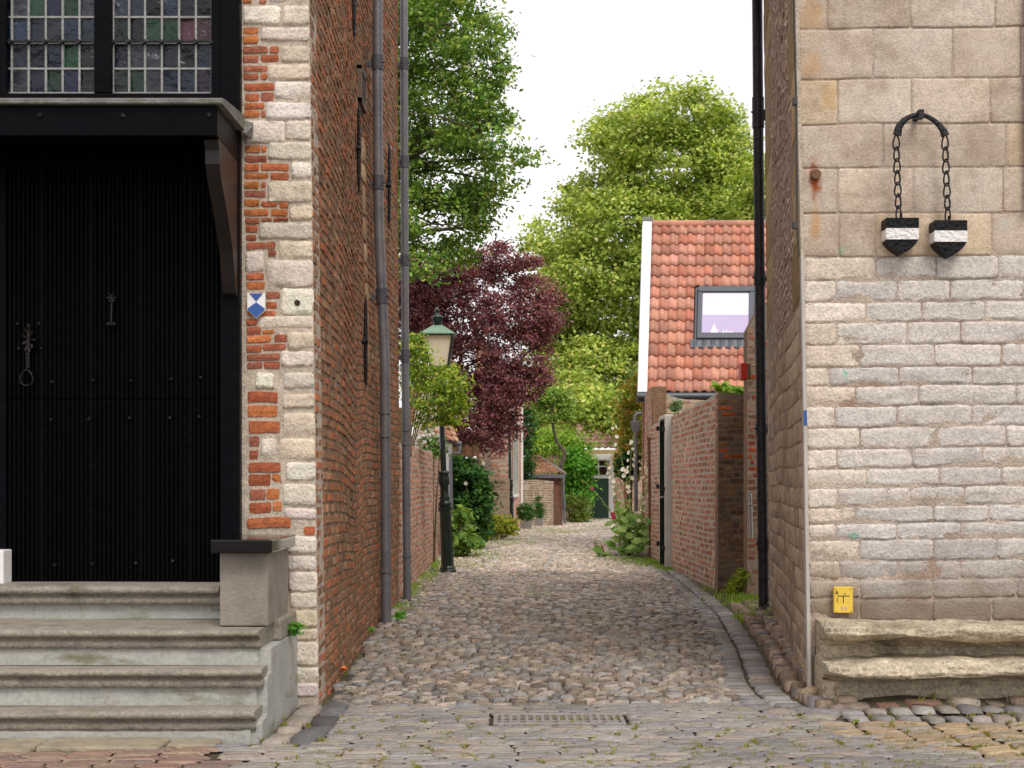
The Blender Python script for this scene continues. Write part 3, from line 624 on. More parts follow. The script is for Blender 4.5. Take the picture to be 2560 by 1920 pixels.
# shield plaque
SH = root('shield_sign', P(641, 760, YF-.03), 'small blue and white monument shield on the brick pier beside the black door', 'sign')
def shp(cx, cy, w_, h_, Y):  # pointed shield outline
    a, b = P(cx-w_/2, cy-h_/2, Y), P(cx+w_/2, cy+h_/2, Y); X0, X1, Z1, Z0 = a[0], b[0], a[2], b[2]
    return X0, X1, Z0, Z1
X0, X1, Z0, Z1 = shp(641, 764, 45, 63, YF-.03); Zs = Z0+(Z1-Z0)*.3; xc = (X0+X1)/2; zc = Z1-(Z1-Z0)*.36
a = M(); a.extr([(X0, Zs), (X0, Z1), (X1, Z1), (X1, Zs), (xc, Z0)], 'y', YF-.036, YF-.026); a.build('plate', mWhite, SH, .002)
a = M(); ye = YF-.0375
e = .003
a.extr([(X0+.012, Z1-e), (X1-.012, Z1-e), (xc, zc+.002)], 'y', ye-.001, ye+.0012); a.extr([(xc, zc-.002), (X0+e, Zs+.012), (X0+e, Zs), (xc, Z0+e), (X1-e, Zs), (X1-e, Zs+.012)], 'y', ye-.001, ye+.0012); a.build('blue_fields', mBlue, SH)

# ------------------------------------------------------------------ stone steps with bench slab
ST = root('stone_steps', (-2.3, 7.3, 0), 'worn stone doorsteps with mouldings in front of the black door', 'steps')
def nose(yb_, z, yr, zr):   # stone tread profile, from back
    return [(yr, z), (yb_+.03, z), (yb_+.008, z-.006), (yb_, z-.02), (yb_+.004, z-.034), (yb_+.03, z-.043), (yb_+.046, z-.047), (yb_+.05, z-.055), (yb_+.032, z-.062), (yb_+.032, z-.098), (yr, z-.095)]
xe = -1.285
def worntread(prof, x0, x1, seed, amp):
    xs = np.linspace(x0, x1, 150); pr = [np.array(p) for p in prof]; U, K = np.meshgrid(xs, np.arange(len(pr))); k = np.array(pr)[K.astype(int)]
    nf = np.where((K > 0)&(K < len(pr)-1), 1, 0); n = (fbm(U*4, K*.4, seed)*amp+fbm(U*19, K*.8, seed+1)*amp*.8+np.clip(fbm(U*6, K*.15, seed+4)*3-1.1, 0, 1)*-amp*2.2)*nf
    Y_ = k[..., 0]-n; Z_ = k[..., 1]+np.where(K <= 3, .5*n+.004*np.sin(U*1.7+seed), 0); V_ = np.stack([U, Y_, Z_], -1).reshape(-1, 3); W = len(xs)
    Q_ = [(j*W+i, j*W+i+1, (j+1)*W+i+1, (j+1)*W+i) for j in range(len(pr)-1) for i in range(W-1)]
    me = npmesh('tread', V_, Q_, None, mStep, ST); e = [tuple(V_[j*W+W-1]) for j in range(len(pr))]; n0 = len(V_)
    import bmesh
    bm = bmesh.new(); bm.from_mesh(me.data); f = bm.faces.new([bm.verts.new(q) for q in e]); f.smooth = False; bmesh.ops.recalc_face_normals(bm, faces=bm.faces); bm.to_mesh(me.data); bm.free(); return me
for k, (yn, z, yb2) in enumerate([(6.85, .145, 7.1), (6.99, .335, 7.2), (7.10, .52, 7.75), (7.63, .70, 8.0)]):
    worntread(nose(yn, z, yb2+.02, 0), -4, [xe+.025, xe+.035, xe+.0, -1.60][k], 60+k*5, [.003, .005, .005, .003][k])
for k, (yn, z0, z1) in enumerate([(6.885, -.05, .05), (7.045, .145, .24), (7.15, .335, .425), (7.70, .52, .605)]):
    a = M(); a.box(-4, [xe, xe, xe-.01, -1.60][k], yn, yn+.2, z0, z1); a.build('riser', mRiser, ST)
a = M(); a.extr([(6.9, -.05), (6.9, .08), (7.06, .1), (7.06, .28), (7.16, .30), (7.16, .42), (8.04, .42), (8.04, -.05)], 'x', xe-.02, -1.232); a.build('cheek', mRiser, ST, .006)
a = M(); a.box(xe-.02, -1.236, 7.5, 8.04, .423, .535); a.build('side_slab', mStep, ST, .01)
a = M(); a.box(-1.9, xe-.02, 7.76, 8.0, 0.0, .6); a.build('core', mStep, ST)
a = M(); a.box(-1.52, -1.268, 7.28, 7.93, .522, .902); a.build('pillar', mat('bench_stone', S(142,134,122), .85, var=.2, vs_=7, bump=.4, bs=60, stain=(S(104,100,74), 3, .55, .5), zs=(S(92,88,60), .55, .85, .6, 2)), ST, .006)
a = M(); a.box(-1.548, -1.232, 7.18, 7.97, .905, .975); a.build('bench_slab', mGranite, ST, .008)
a = M(); a.box(-1.56, -1.53, 7.75, 7.93, .70, .90); a.build('base_block', mWhite, ST, .006); a = M(); a.box(-3.06, -2.848, 7.84, 7.975, .70, .89); a.box(-3.25, -2.84, 7.2, 7.95, .905, .975) if False else None; a.build('base_block', mWhite, ST, .006)

# ------------------------------------------------------------------ drainpipes
def pipe(name, pts, r, bands, label, m=mZinc, mb=mZincD, wallx=-1, rings=()):
    R = root(name, pts[-1], label, 'drainpipe')
    a = M(); a.tube(pts, r, 14); a.build('pipe', m, R)
    def at(z):
        for i in range(len(pts)-1):
            A, Bp = Vector(pts[i]), Vector(pts[i+1])
            if Bp.z <= z <= A.z or A.z <= z <= Bp.z: return A.lerp(Bp, (z-A.z)/(Bp.z-A.z))
        return Vector(pts[-1])
    for z, h in bands:
        p, q = at(z), at(z+h); a = M(); a.tube([p, q], r*1.16, 14)
        a.box(p.x+wallx*.12 if wallx < 0 else p.x, p.x if wallx < 0 else p.x+.12, p.y-.012, p.y+.012, z+h*.25, z+h*.6); a.tube([(p.x-wallx*r*.9, p.y-.02, z+h*.5), (p.x-wallx*r*1.5, p.y-.03, z+h*.5)], .008, 6)
        a.build('bracket', mb, R)
    for z in rings:
        p = at(z); a = M(); a.tube([p-Vector((0, 0, .012)), p+Vector((0, 0, .012))], r*1.2, 14); a.build('ring', m, R)
    return R
Yp = 12.7
pp = [P(944, -250, Yp), P(944, 250, Yp), P(947, 560, Yp), P(962, 900, Yp), P(966, 1556, Yp)]
pipe('drainpipe', pp, .046, [(P(0, 175, Yp)[2], .13), (P(0, 475, Yp)[2], .13), (P(0, 760, Yp)[2], .14)], 'thick grey zinc drainpipe nearer the black door on the dark brick side wall', rings=[P(0, y, Yp)[2] for y in (1032, 1090, 1428)])
Yp = 15.1
pp = [P(1009, -250, Yp), P(1011, 350, Yp), P(1013, 900, Yp), P(1018, 1500, Yp)]
pipe('drainpipe', pp, .042, [(P(0, 175, Yp)[2], .13), (P(0, 420, Yp)[2], .13), (P(0, 665, Yp)[2], .12), (P(0, 905, Yp)[2], .13)], 'slimmer grey zinc drainpipe at the far end of the left brick house', rings=[P(0, y, Yp)[2] for y in (1075, 1110, 1390)])
a = M()   # thin metal leaf-shaped fin near the corner
p = P(784, 440, 8.35); a.add([(p[0]-.02, 8.3, p[2]+.09), (p[0]+.018, 8.3, p[2]+.02), (p[0]+.02, 8.32, p[2]-.09), (p[0]-.01, 8.33, p[2]-.02), (p[0]+.0, 8.5, p[2])], [(0, 1, 4), (1, 2, 4), (2, 3, 4), (3, 0, 4), (0, 3, 2, 1)])
tag(a.build('corner_bracket', mVerd), 'small weathered metal fin fixed to the corner of the white quoins', 'bracket')

# ------------------------------------------------------------------ RIGHT STONE BUILDING
YR = 8.3
RB = root('stone_house', (3, 9.5, 0), 'pale stone corner house with worn blocks and plinth right of the alley', 'building')
def cx0(z): return 1.775-.0215*np.clip(z, -1, 9)
ybr = [-140, -40, 72, 198, 312, 422, 536, 642, 702, 757, 809, 866, 922, 968, 1018, 1071, 1124, 1173, 1221, 1269, 1310, 1351, 1404, 1452, 1500, 1553]
jn = {2:[2067,2275,2487],3:[2183,2381],4:[2094,2280,2475],5:[2209,2366],6:[2095,2284,2508],7:[2098,2190,2480],8:[2190,2340,2495],9:[2090,2245,2375],10:[2166,2305,2463],11:[2092,2270,2403],12:[2150,2337,2505],13:[2075,2248,2430],14:[2140,2298,2540],15:[2087,2242,2428],16:[2150,2342,2513],17:[2092,2280,2455],18:[2168,2347,2502],19:[2093,2220,2275,2410],20:[2139,2332,2470],21:[2092,2242,2400],22:[2150,2333,2490],23:[2100,2245,2400],24:[2150,2333,2540],25:[2148,2330,2480]}
big = []; sml = []; cb1 = []; cb2 = []
for r in range(1, len(ybr)):
    z1, z0 = P(0, ybr[r-1], YR)[2], P(0, ybr[r], YR)[2]; xs = [P(x, 0, YR)[0] for x in jn.get(r, [2120, 2310, 2490])]
    x = 3.25
    xs = [float(cx0(z0))]+xs
    while xs[-1] < 4.9: xs.append(xs[-1]+random.uniform(.34, .5))
    for i in range(len(xs)-1):
        gg = .002 if r < 8 else .0035; b = (xs[i]+gg*(i > 0), xs[i+1]-gg, z0+gg, z1-gg); xc = (b[0]+b[1])/2
        if r < 8: big.append(b); cb1.append(S(*random.choice([(204,188,170),(196,180,162),(210,196,180),(200,184,166),(206,186,160)])))
        else:
            pal = [(212,204,194),(206,198,190),(210,202,192)] if r < 20 else [(202,196,190),(192,186,180),(204,198,190)]
            if xc < 2.05: pal = [(226,212,194),(222,206,188),(226,214,200)]
            sml.append(b); cb2.append(S(*random.choice(pal)))
def frR(U, V, n):
    a_ = sm(U, 1.80, 1.9); return U+.010*fbm(U*2.1, V*3.1, 71)*a_, YR-n-.008*fbm(U*1.1, V*1.3, 73), V+.012*(U-1.78)*np.where(V > .5, 1, 0)+.012*fbm(U*2.6, V*2.2, 75)
def bl(x, y, rx, ry, c, a_): p = P(x, y, 8.3); return (p[0], p[2], rx/F*8.3, ry/F*8.3, S(*c), a_)
mAsh2 = mat('brown_stained_ashlar', attr=True, rough=.92, var=.12, vs_=14, bump=.5, bs=90, stain=(S(146,122,100), 3.0, .47, .5), stain2=(S(198,160,142), 2.6, .60, .4), blobs=[bl(2038, 450, 20, 70, (150,74,28), .95), bl(2038, 560, 18, 80, (190,140,84), .6), bl(2050, 690, 14, 50, (196,150,84), .4), bl(2103, 628, 14, 16, (150,178,150), .7), bl(2030, 40, 50, 70, (190,146,90), .5), bl(2030, 160, 40, 60, (196,152,96), .5), bl(2075, 240, 30, 60, (196,156,100), .5), bl(2515, 560, 30, 26, (196,188,176), .8), bl(2470, 115, 60, 18, (206,196,178), .6)], spec=.15, grain=0.2, gs=60)
cb1 = np.array(cb1)*RNG.normal(1, .05, (len(cb1), 1)); cb2 = np.array(cb2)*RNG.normal(1, .04, (len(cb2), 1))
blocks('ashlar_blocks', big, frR, cb1, .005, mAsh2, RB, bev=.004, nu=12, nv=7, rough=.0018, rs=9, back=.006, jit=.0007)
mSml = mat('pale_worn_stone', attr=True, rough=.92, var=.12, vs_=26, bump=.55, bs=70, blobs=[bl(2113, 935, 12, 20, (134,190,170), .7), bl(2135, 1340, 20, 14, (130,186,166), .7)], stain=(S(166,156,150), 4, .56, .55), stain2=(S(126,92,76), 9, .66, .7), zs=(S(118,102,84), .72, 1.2, .85, 2), spec=.15, grain=0.24, gs=55)
blocks('worn_blocks', sml, frR, cb2, .007, mSml, RB, bev=.006, nu=15, nv=8, rough=.004, rs=9, back=.002, jit=.0018, erode=.017)
a = M(); a.hexa([(cx0(0)+.004, YR+.012, -.05), (6, YR+.012, -.05), (6, YR+.5, -.05), (cx0(0)+.10, YR+.5, -.05)], [(cx0(7.5)+.004, YR+.012, 7.5), (6, YR+.012, 7.5), (6, YR+.5, 7.5), (cx0(7.5)+.10, YR+.5, 7.5)]); a.build('front_wall', mReveal, RB)
sheet('front_mortar', np.linspace(1.60, 4.95, 150), np.linspace(.3, 6.0, 220), lambda U, V, n: frR(np.maximum(U, cx0(V)+.003), V, n), mReveal, RB, n=-.0015)
# pilaster edge at right border
a = M(); a.box(3.03, 3.3, YR-.06, YR-.03, 2.9, 7); a.build('pilaster', mat('reddish_pilaster', S(170,130,100), .9, var=.3, vs_=8, bump=.5), RB, .01)
# plinth mouldings, worn
def wornledge(name, prof, x0, x1, seed, amp=.02):
    xs = np.linspace(x0, x1, 120); pr = np.array(prof); 
    pp_ = []
    for i in range(len(pr)-1):
        for t in np.linspace(0, 1, 5)[:-1]: pp_.append(pr[i]*(1-t)+pr[i+1]*t)
    pp_.append(pr[-1]); pr = np.array(pp_); U, Vv = np.meshgrid(xs, np.arange(len(pr)))
    k = pr[Vv.astype(int)]
    n = fbm(U*3.1, Vv*.22, seed)*amp*1.6+fbm(U*11, Vv*.6, seed+2)*amp*.7
    Y_ = k[..., 0]-n; Z_ = k[..., 1]+.6*n+.010*np.sin(U*2.3+seed)*(k[..., 1] > .02)
    ed = np.clip((U-x0)/.1, 0, 1); Y_ = Y_+(1-ed)**2*.10; X_ = U
    V_ = np.stack([X_, Y_, Z_], -1).reshape(-1, 3); W = len(xs); Q_ = [(j*W+i, j*W+i+1, (j+1)*W+i+1, (j+1)*W+i) for j in range(len(pr)-1) for i in range(W-1)]
    o = npmesh(name, V_, Q_, None, mPlinth, RB)
    n0 = [j*W for j in range(len(pr))]; 
    a = M(); side = [tuple(V_[i]) for i in n0]+[(x0, YR+.02, V_[n0[-1]][2]), (x0, YR+.02, V_[n0[0]][2])]; a.add(side, [tuple(range(len(side)))]); a.build(name+'_end', mPlinth, RB)
    return o
wornledge('upper_plinth', [(8.34, .452), (8.05, .44), (7.96, .425), (7.94, .395), (7.97, .372), (8.12, .352), (8.19, .30), (8.19, .25), (8.19, .2)], 1.80, 4.9, 3, .03)
wornledge('lower_plinth', [(8.22, .262), (7.92, .25), (7.80, .238), (7.76, .21), (7.78, .182), (7.94, .165), (8.02, .12), (8.0, .05), (7.88, .0), (7.84, -.05)], 1.79, 4.9, 8, .034)
mBase = mat('rubble_stone', attr=True, rough=.95, var=.3, vs_=14, bump=.8, bs=50, stain=(S(100,90,60), 4, .56, .5))
B3 = []; x = 1.84
while x < 4.8: l = random.uniform(.12, .34); B3.append((x, x+l-.02, -.03, random.uniform(.03, .075))); x += l
blocks('rubble_footing', B3, lambda U, V, n: (U, 7.86-n*3, V), pick(len(B3), [(140,120,100),(132,100,82),(128,112,96),(160,146,130)], .12), .02, mBase, RB, bev=.012, nu=5, nv=3, rough=.012, rs=14, jit=.003)
# side wall (alley side)
LS = math.hypot(5.0, 2.45-1.774)
def frRS(U, V, n):
    t = U/LS; xn = cx0(V); xf = 2.45-.010*V; X = xn*(1-t)+xf*t; Yy = YR+5.0*t; nx, ny = -.991, .134
    return X+nx*n, Yy+ny*n, V+.04*fbm(U*.6, V*.4, 31)
Bs = []; cs_ = []
v = -.1; 
while v < 6.2:
    hh = random.uniform(.125, .15); u = .0
    while u < LS:
        if v < 2.3:
            l = random.uniform(.3, .55); Bs.append((u+.004, min(u+l, LS)-.004, v+.004, v+hh-.004)); cs_.append(S(*random.choice([(198,176,150),(188,166,142),(206,184,158),(194,174,150)]))*random.uniform(.9, 1.1)); u += l
        else: break
    v += hh
for u0, u1 in ((.06, .95), (3.55, LS)):
    v = 2.4; i = 0
    while v < 6.2:
        hh = random.uniform(.28, .42); e = .18 if i % 2 else 0
        a_, b_ = (u0, u1-e*1.6) if u0 < 1 else (u0+e*1.6, u1)
        Bs.append((a_, b_-.004, v+.004, v+hh-.004)); cs_.append(S(*random.choice([(182,156,116),(170,142,104),(190,166,130)]))*random.uniform(.85, 1.1)); v += hh; i += 1
blocks('side_stone_blocks', Bs, frRS, cs_, .003, mStoneSide, RB, bev=.004, nu=7, nv=5, rough=.003, rs=8, back=.004, jit=.0012)
Bb = [b for b in courses(.68, 3.85, 2.42, 6.2, .066, .2, g=.014)]
Bb = [b for b in Bb if not any(s[0] < b[1]+.005 and s[1] > b[0]-.005 and s[2] < b[3] and s[3] > b[2] for s in Bs[-60:] if s[2] > 2.3)]
blocks('side_bricks', Bb, frRS, pick(len(Bb), [(206,182,164),(198,172,154),(212,190,174),(186,162,146)], .12), .006, mBrickL, RB, bev=.006, rough=.004, back=.01, jit=.0025)
sheet('side_wall', np.linspace(.003, LS, 30), np.linspace(-.1, 6.2, 40), frRS, mat('brown_mortar', S(158,138,118), .95, var=.3, vs_=8, bump=.5), RB)
a = M(); a.box(1.9, 6, YR+.5, 13.2, 6.0, 7.5); a.box(2.46, 6, 13.0, 13.3, -.05, 7.4); a.build('upper_wall', mat('plain_sandstone', S(150,130,106), .9, var=.25, vs_=6, bump=.5), RB)
# corner guard strips with blue stickers
def strip(x0, y0, x1, y1, Y, wpx, label, stick):
    p, q = P(x0, y0, Y), P(x1, y1, Y); wv = wpx/F*Y; R = root('corner_guard', q, label, 'corner guard')
    a = M(); a.hexa([(q[0], Y-.012, q[2]), (q[0]+wv, Y-.012, q[2]), (q[0]+wv, Y+.02, q[2]), (q[0], Y+.03, q[2])], [(p[0], Y-.012, p[2]), (p[0]+wv, Y-.012, p[2]), (p[0]+wv, Y+.02, p[2]), (p[0], Y+.03, p[2])])
    a.build('strip', mat('pale_grey_strip', S(186,180,170), .6, var=.12, vs_=5, bump=.1), R, .003)
    t0, t1 = [(y-y0)/(y1-y0) for y in stick]; A, Bv = Vector(p).lerp(Vector(q), t0), Vector(p).lerp(Vector(q), t1)
    a = M(); a.hexa([(Bv.x+.001, Y-.0145, Bv.z), (Bv.x+wv-.001, Y-.0145, Bv.z), (Bv.x+wv-.001, Y-.0125, Bv.z), (Bv.x+.001, Y-.0125, Bv.z)], [(A.x+.001, Y-.0145, A.z), (A.x+wv-.001, Y-.0145, A.z), (A.x+wv-.001, Y-.0125, A.z), (A.x+.001, Y-.0125, A.z)])
    a.build('sticker', mBlue, R)
strip(2001, 640, 2019, 1735, 8.27, 9, 'long pale metal corner strip with a blue sticker on the near stone corner', (1026, 1064))
strip(1920, 850, 1927, 1540, 13.05, 5, 'thin pale metal strip with a blue sticker beside the black drainpipe', (1103, 1127))
a = M(); a.tube([P(1984, -200, 8.22), P(1986, 60, 8.22), P(1991, 300, 8.22), P(1993, 560, 8.22), P(1998, 640, 8.22)], .006, 6)
for y in (252, 562): a.box(P(1989, y, 8.2)[0]-.012, P(1989, y, 8.2)[0]+.012, 8.2, 8.24, P(0, y, 8.2)[2]-.02, P(0, y, 8.2)[2]+.02)
tag(a.build('cable', mat('dark_cable', S(62,58,54), .6, bump=0)), 'thin dark cable clipped down the near stone corner', 'cable')
# light paint band above the strip
a = M(); a.hexa([(cx0(2.5)-.008, YR-.008, 2.55), (cx0(2.5)+.012, YR-.008, 2.55), (cx0(2.5)+.012, YR+.03, 2.55), (cx0(2.5)-.008, YR+.03, 2.55)], [(cx0(6)-.012, YR-.008, 6), (cx0(6)+.015, YR-.008, 6), (cx0(6)+.015, YR+.03, 6), (cx0(6)-.012, YR+.03, 6)])
a.build('corner_mortar', mMortarL, RB)
# black drainpipe
Yp = 13.35
pp = [P(1893, -250, Yp), P(1893, 0, Yp), P(1897, 480, Yp), P(1903, 1050, Yp), P(1910, 1545, Yp)]
pipe('drainpipe', pp, .05, [(P(0, 320, Yp)[2], .29), (P(0, 712, Yp)[2], .13), (P(0, 1085, Yp)[2], .1), (P(0, 1375, Yp)[2], .12)], 'black cast iron drainpipe on the stone house side wall', mBlackPipe, mBlackPipe, wallx=1)
# wall clamps with the hanging stones
HS = root('hanging_stones', P(2300, 300, YR-.06), 'pair of black and white shield stones hanging on chains from an iron yoke', 'ironwork')
a = M(); Yy = YR-.10
arc = [(2243, 338), (2247, 318), (2258, 303), (2272, 293), (2290, 287), (2302, 286), (2318, 291), (2335, 301), (2350, 315), (2359, 328), (2363, 340)]
a.tube([P(x, y, Yy) for x, y in arc], [.026, .022, .018, .015, .014, .014, .014, .015, .018, .022, .026], 10, flat=.6); a.build('yoke', mIron, HS)
a = M(); p = P(2300, 288, Yy); a.tube([(p[0], YR+.02, p[2]), (p[0], Yy-.025, p[2])], .017, 10); a.box(p[0]-.016, p[0]+.016, Yy-.03, Yy+.02, p[2]-.025, p[2]+.028); a.build('hook', mIron, HS, .003)
def link_(a, top, bot, wd, r=.0055, tw=0, Yl=Yy):
    T, Bm = Vector(top), Vector(bot); mid = (T+Bm)/2; h = (T-Bm).length/2; pts = []
    for t in np.linspace(0, 2*PI, 15):
        x = wd*math.sin(t)*(1-.35*math.cos(t)); pts.append((mid.x+x*math.cos(tw), mid.y+x*math.sin(tw), mid.z+h*math.cos(t)))
    a.tube(pts, r, 6, cap=False)
for (xt, xb, yb0) in ((2240, 2247, 548), (2362, 2370, 552)):
    a = M(); n = 7; y0 = 342
    for i in range(n):
        t0, t1 = i/n, (i+1)/n; A = P(xt+(xb-xt)*t0, y0+(yb0-y0)*t0-5, Yy+.02*t0); Bq = P(xt+(xb-xt)*t1, y0+(yb0-y0)*t1+3, Yy+.02*t1)
        link_(a, A, Bq, .018 if i < n-1 else .014, tw=.35 if i % 2 else -.5)
    a.build('chain', mIron, HS)
for cx, cy in ((2249, 594), (2369, 600)):
    Yq = YR-.05; X0, X1, Z0, Z1 = shp(cx, cy, 82, 90, Yq); w_ = X1-X0; h_ = Z1-Z0
    def ol(z0f, z1f):
        pts = []
        def hw(f):  # f 1 top .. 0 bottom
            return 1.0 if f > .5 else math.sin(math.acos(max(0, min(1, (.5-f)/.5)))**1.0) if False else (1-((.5-f)/.5)**2.1)
        fs = [z1f-(z1f-z0f)*k/8 for k in range(9)]
        R_ = [(X0+w_/2+w_/2*max(hw(f), .02), Z0+h_*f) for f in fs]; L_ = [(X0+w_/2-w_/2*max(hw(f), .02), Z0+h_*f) for f in fs][::-1]
        return R_+L_
    so = bpy.data.objects.new('shield_stone', None); so.location = (X0+w_/2, Yq, Z0); link(so, HS)
    a = M(); a.extr(ol(.705, 1.0), 'y', Yq-.06, Yq+.045); a.extr(ol(0, .405), 'y', Yq-.06, Yq+.045); a.build('black_field', mat('thick_black_paint', S(14,14,16), .45, var=.3, bump=1.2, bs=55, spec=.25), so, .012, 3)
    a = M(); a.extr(ol(.402, .708), 'y', Yq-.064, Yq+.046); a.build('white_band', mat('thick_white_paint', S(240,236,232), .6, var=.05, bump=1.0, bs=55), so, .008, 3)
    a = M(); a.tube([(X0+w_/2, Yy+.02, Z1-.01), (X0+w_/2, Yy+.02, Z1+.03)], .009, 8); a.build('eye', mIron, so)
# rusty stub with stain
a = M(); p = P(2038, 437, YR-.01); a.tube([(p[0], YR+.02, p[2]), (p[0], YR-.035, p[2])], .03, 10); o = a.build('iron_stub', mRust, None); tag(o, 'rusty iron stub above an orange rust streak on the stone wall', 'iron stub')
def decal(name, pts, m, parent, Y):
    a = M(); a.add([P(x, y, Y) for x, y in pts], [tuple(range(len(pts)))]); return a.build(name, m, parent)

# yellow gas plate
GP = root('gas_sign', P(2108, 1500, YR-.05), 'small yellow gas marker plate low on the pale stone wall', 'sign')
Yg = YR-.055; A = P(2085, 1532, Yg); Bq = P(2132, 1467, Yg)
a = M(); a.box(A[0], Bq[0], Yg-.004, Yg+.03, A[2], Bq[2]); a.build('plate', mYellow, GP, .003)
mInk = mat('black_ink', S(40,34,14), .6, bump=0, var=0); mPink = mat('pale_numeral', S(226,206,206), .6, bump=0, var=0); mOutline = mat('brown_outline', S(150,112,96), .6, bump=0, var=0)
def text(body, x, y, size, m, parent, Y, name='lettering', off=0):
    cu = bpy.data.curves.new(name, 'FONT'); cu.body = body; cu.size = size; cu.extrude = .0004; cu.offset = off
    to = bpy.data.objects.new('tmp', cu); C.objects.link(to); dg_ = bpy.context.evaluated_depsgraph_get(); dg_.update()
    me = bpy.data.meshes.new_from_object(to.evaluated_get(dg_)); bpy.data.objects.remove(to); me.materials.clear(); me.materials.append(m)
    p = P(x, y, Y)
    for v in me.vertices: X_, Z_ = v.co.x*.8, v.co.y; v.co = (p[0]+X_, Y-v.co.z, p[2]+Z_)
    return link(bpy.data.objects.new(name, me), parent)
Yt = Yg-.0052
text('A', 2088, 1486, .034, mInk, GP, Yt, off=.0008); text('1', 2090, 1505.5, .034, mInk, GP, Yt, off=.0008); text('Gas', 2109, 1486, .012, mInk, GP, Yt)
text('3', 2103, 1525, .034, mOutline, GP, Yt, off=.0012); text('4', 2112, 1525, .034, mOutline, GP, Yt, off=.0012)  # brown outline lettering behind the pale numerals
text('3', 2103.3, 1525, .034, mPink, GP, Yt-.001); text('4', 2112.3, 1525, .034, mPink, GP, Yt-.001)
text('.', 2096, 1507, .034, mInk, GP, Yt); text('.', 2119, 1507, .034, mInk, GP, Yt)
a = M(); p = P(2093, 1489, Yt); q = P(2124, 1491, Yt); a.box(p[0], q[0], Yt-.0005, Yt+.0005, q[2], p[2]); p = P(2107.5, 1491.2, Yt); q = P(2109.5, 1508, Yt); a.box(p[0], q[0], Yt-.0005, Yt+.0005, q[2], p[2]); a.build('pipe_symbol', mInk, GP)
a = M()
for x, y in ((2088.5, 1472), (2127, 1472), (2090, 1529), (2128, 1528)): p = P(x, y, Yg); a = M(); a.tube([(p[0], Yg-.0038, p[2]), (p[0], Yg-.0065, p[2])], .0028, 8); a.build('screw', mIron, GP)

# ------------------------------------------------------------------ right garden walls
GW = root('garden_wall', (2.6, 16.8, 0), 'tall weathered brick garden wall with a dark end face along the right of the alley', 'wall')
PA, PB = Vector((2.48, 16.8)), Vector((2.36, 24.0)); LW = (PB-PA).length; dW = (PB-PA)/LW
def lerp2(A_, B_, n_sign=-1):
    A_ = Vector(A_); B_ = Vector(B_); L = (B_-A_).length; d = (B_-A_)/L
    nx, ny = -d.y*n_sign, d.x*n_sign
    return L, (lambda U, V, n: (A_.x+d.x*U+nx*n*1.0+.02*fbm(U*.5, V*.5, 41), A_.y+d.y*U+ny*n, V+.02*fbm(U*.8, V*.6, 44)))
LW, frW = lerp2(PA, PB, 1)
topW = lambda u: 2.36-.012*u+.012*math.sin(u*5)
def wall(frw, L, top, parent, pal=BRP, m=mBrickL, h=.074, l=.155, mm=mMortarL, g=.017, z0=-.06, gaps=(), nm=''):
    mx_ = max(top(0), top(L))+.08
    B_ = [b for b in courses(0, L, z0, mx_, h, l, g=g, top=top) if not any(a0 < b[1] and a1 > b[0] and b[2] < zt_ for a0, a1, zt_ in gaps)]
    Bn = np.array(B_); c_ = pick(len(B_), pal, .12)*(1.5 if m is mBrickL else 1.2)*(1+.3*fbm(Bn[:, 0]*.7, Bn[:, 2]*.7, 51))[:, None]
    blocks('bricks', B_, frw, c_, .005, m, parent, bev=.005, rough=.003, back=.004, jit=.0025)
    us = np.linspace(0, L, max(8, int(L*8))); U, V = np.meshgrid(us, np.linspace(0, 1, 28)); V = z0+(np.array([top(u)-.005 for u in us])[None]-z0)*V
    X_ = np.stack(frw(U, V, U*0-.002), -1).reshape(-1, 3); W = len(us); npmesh('mortar', X_, [(j*W+i, j*W+i+1, (j+1)*W+i+1, (j+1)*W+i) for j in range(27) for i in range(W-1)], None, mm, parent)
    U, V = U[[0, -1]], V[[0, -1]]
    # body behind
    X0_ = np.stack(frw(U, V, U*0-.008), -1); X1_ = np.stack(frw(U, V, U*0-.24), -1); a = M()
    for i in range(W-1): a.add([X0_[1, i], X0_[1, i+1], X1_[1, i+1], X1_[1, i]], [(0, 1, 2, 3)]); a.add([X1_[0, i], X1_[0, i+1], X1_[1, i+1], X1_[1, i]], [(0, 1, 2, 3)])
    a.build('coping', mTopMoss, parent)
    for i in (0, W-1): a = M(); a.add([X0_[0, i], X0_[1, i], X1_[1, i], X1_[0, i]], [(0, 1, 2, 3)]); a.build('wall_end', mEnd, parent)
mEnd = mat('brick_end', S(134,104,80), .95, var=.35, vs_=12, bump=.8, bs=40)
mTopMoss = mat('mossy_coping', S(126,104,72), .95, var=.35, vs_=14, bump=.9, bs=50, stain=(S(110,104,44), 5, .5, .6))
GATE = (21.15-16.8, 21.85-16.8+.0, 2.4)
wall(frW, LW, topW, GW, gaps=[(GATE[0], GATE[1], 2.2)])
LE, frE = lerp2((2.475, 16.8), (2.86, 16.72), -1)
def frEn(U, V, n): 
    x, y, z = frE(U, V, -n); return x, y, z
LE2 = .38
def frEnd(U, V, n): return 2.47+U+.004*np.sin(V*9), 16.78-n+.0*U, V
wall(frEnd, LE2, lambda u: 2.36-.02*u, GW, pal=[(132,104,74),(120,98,74),(112,92,74),(170,88,50),(140,112,80),(124,106,86),(104,84,66)], mm=mMortar, m=mBrick, l=.21)
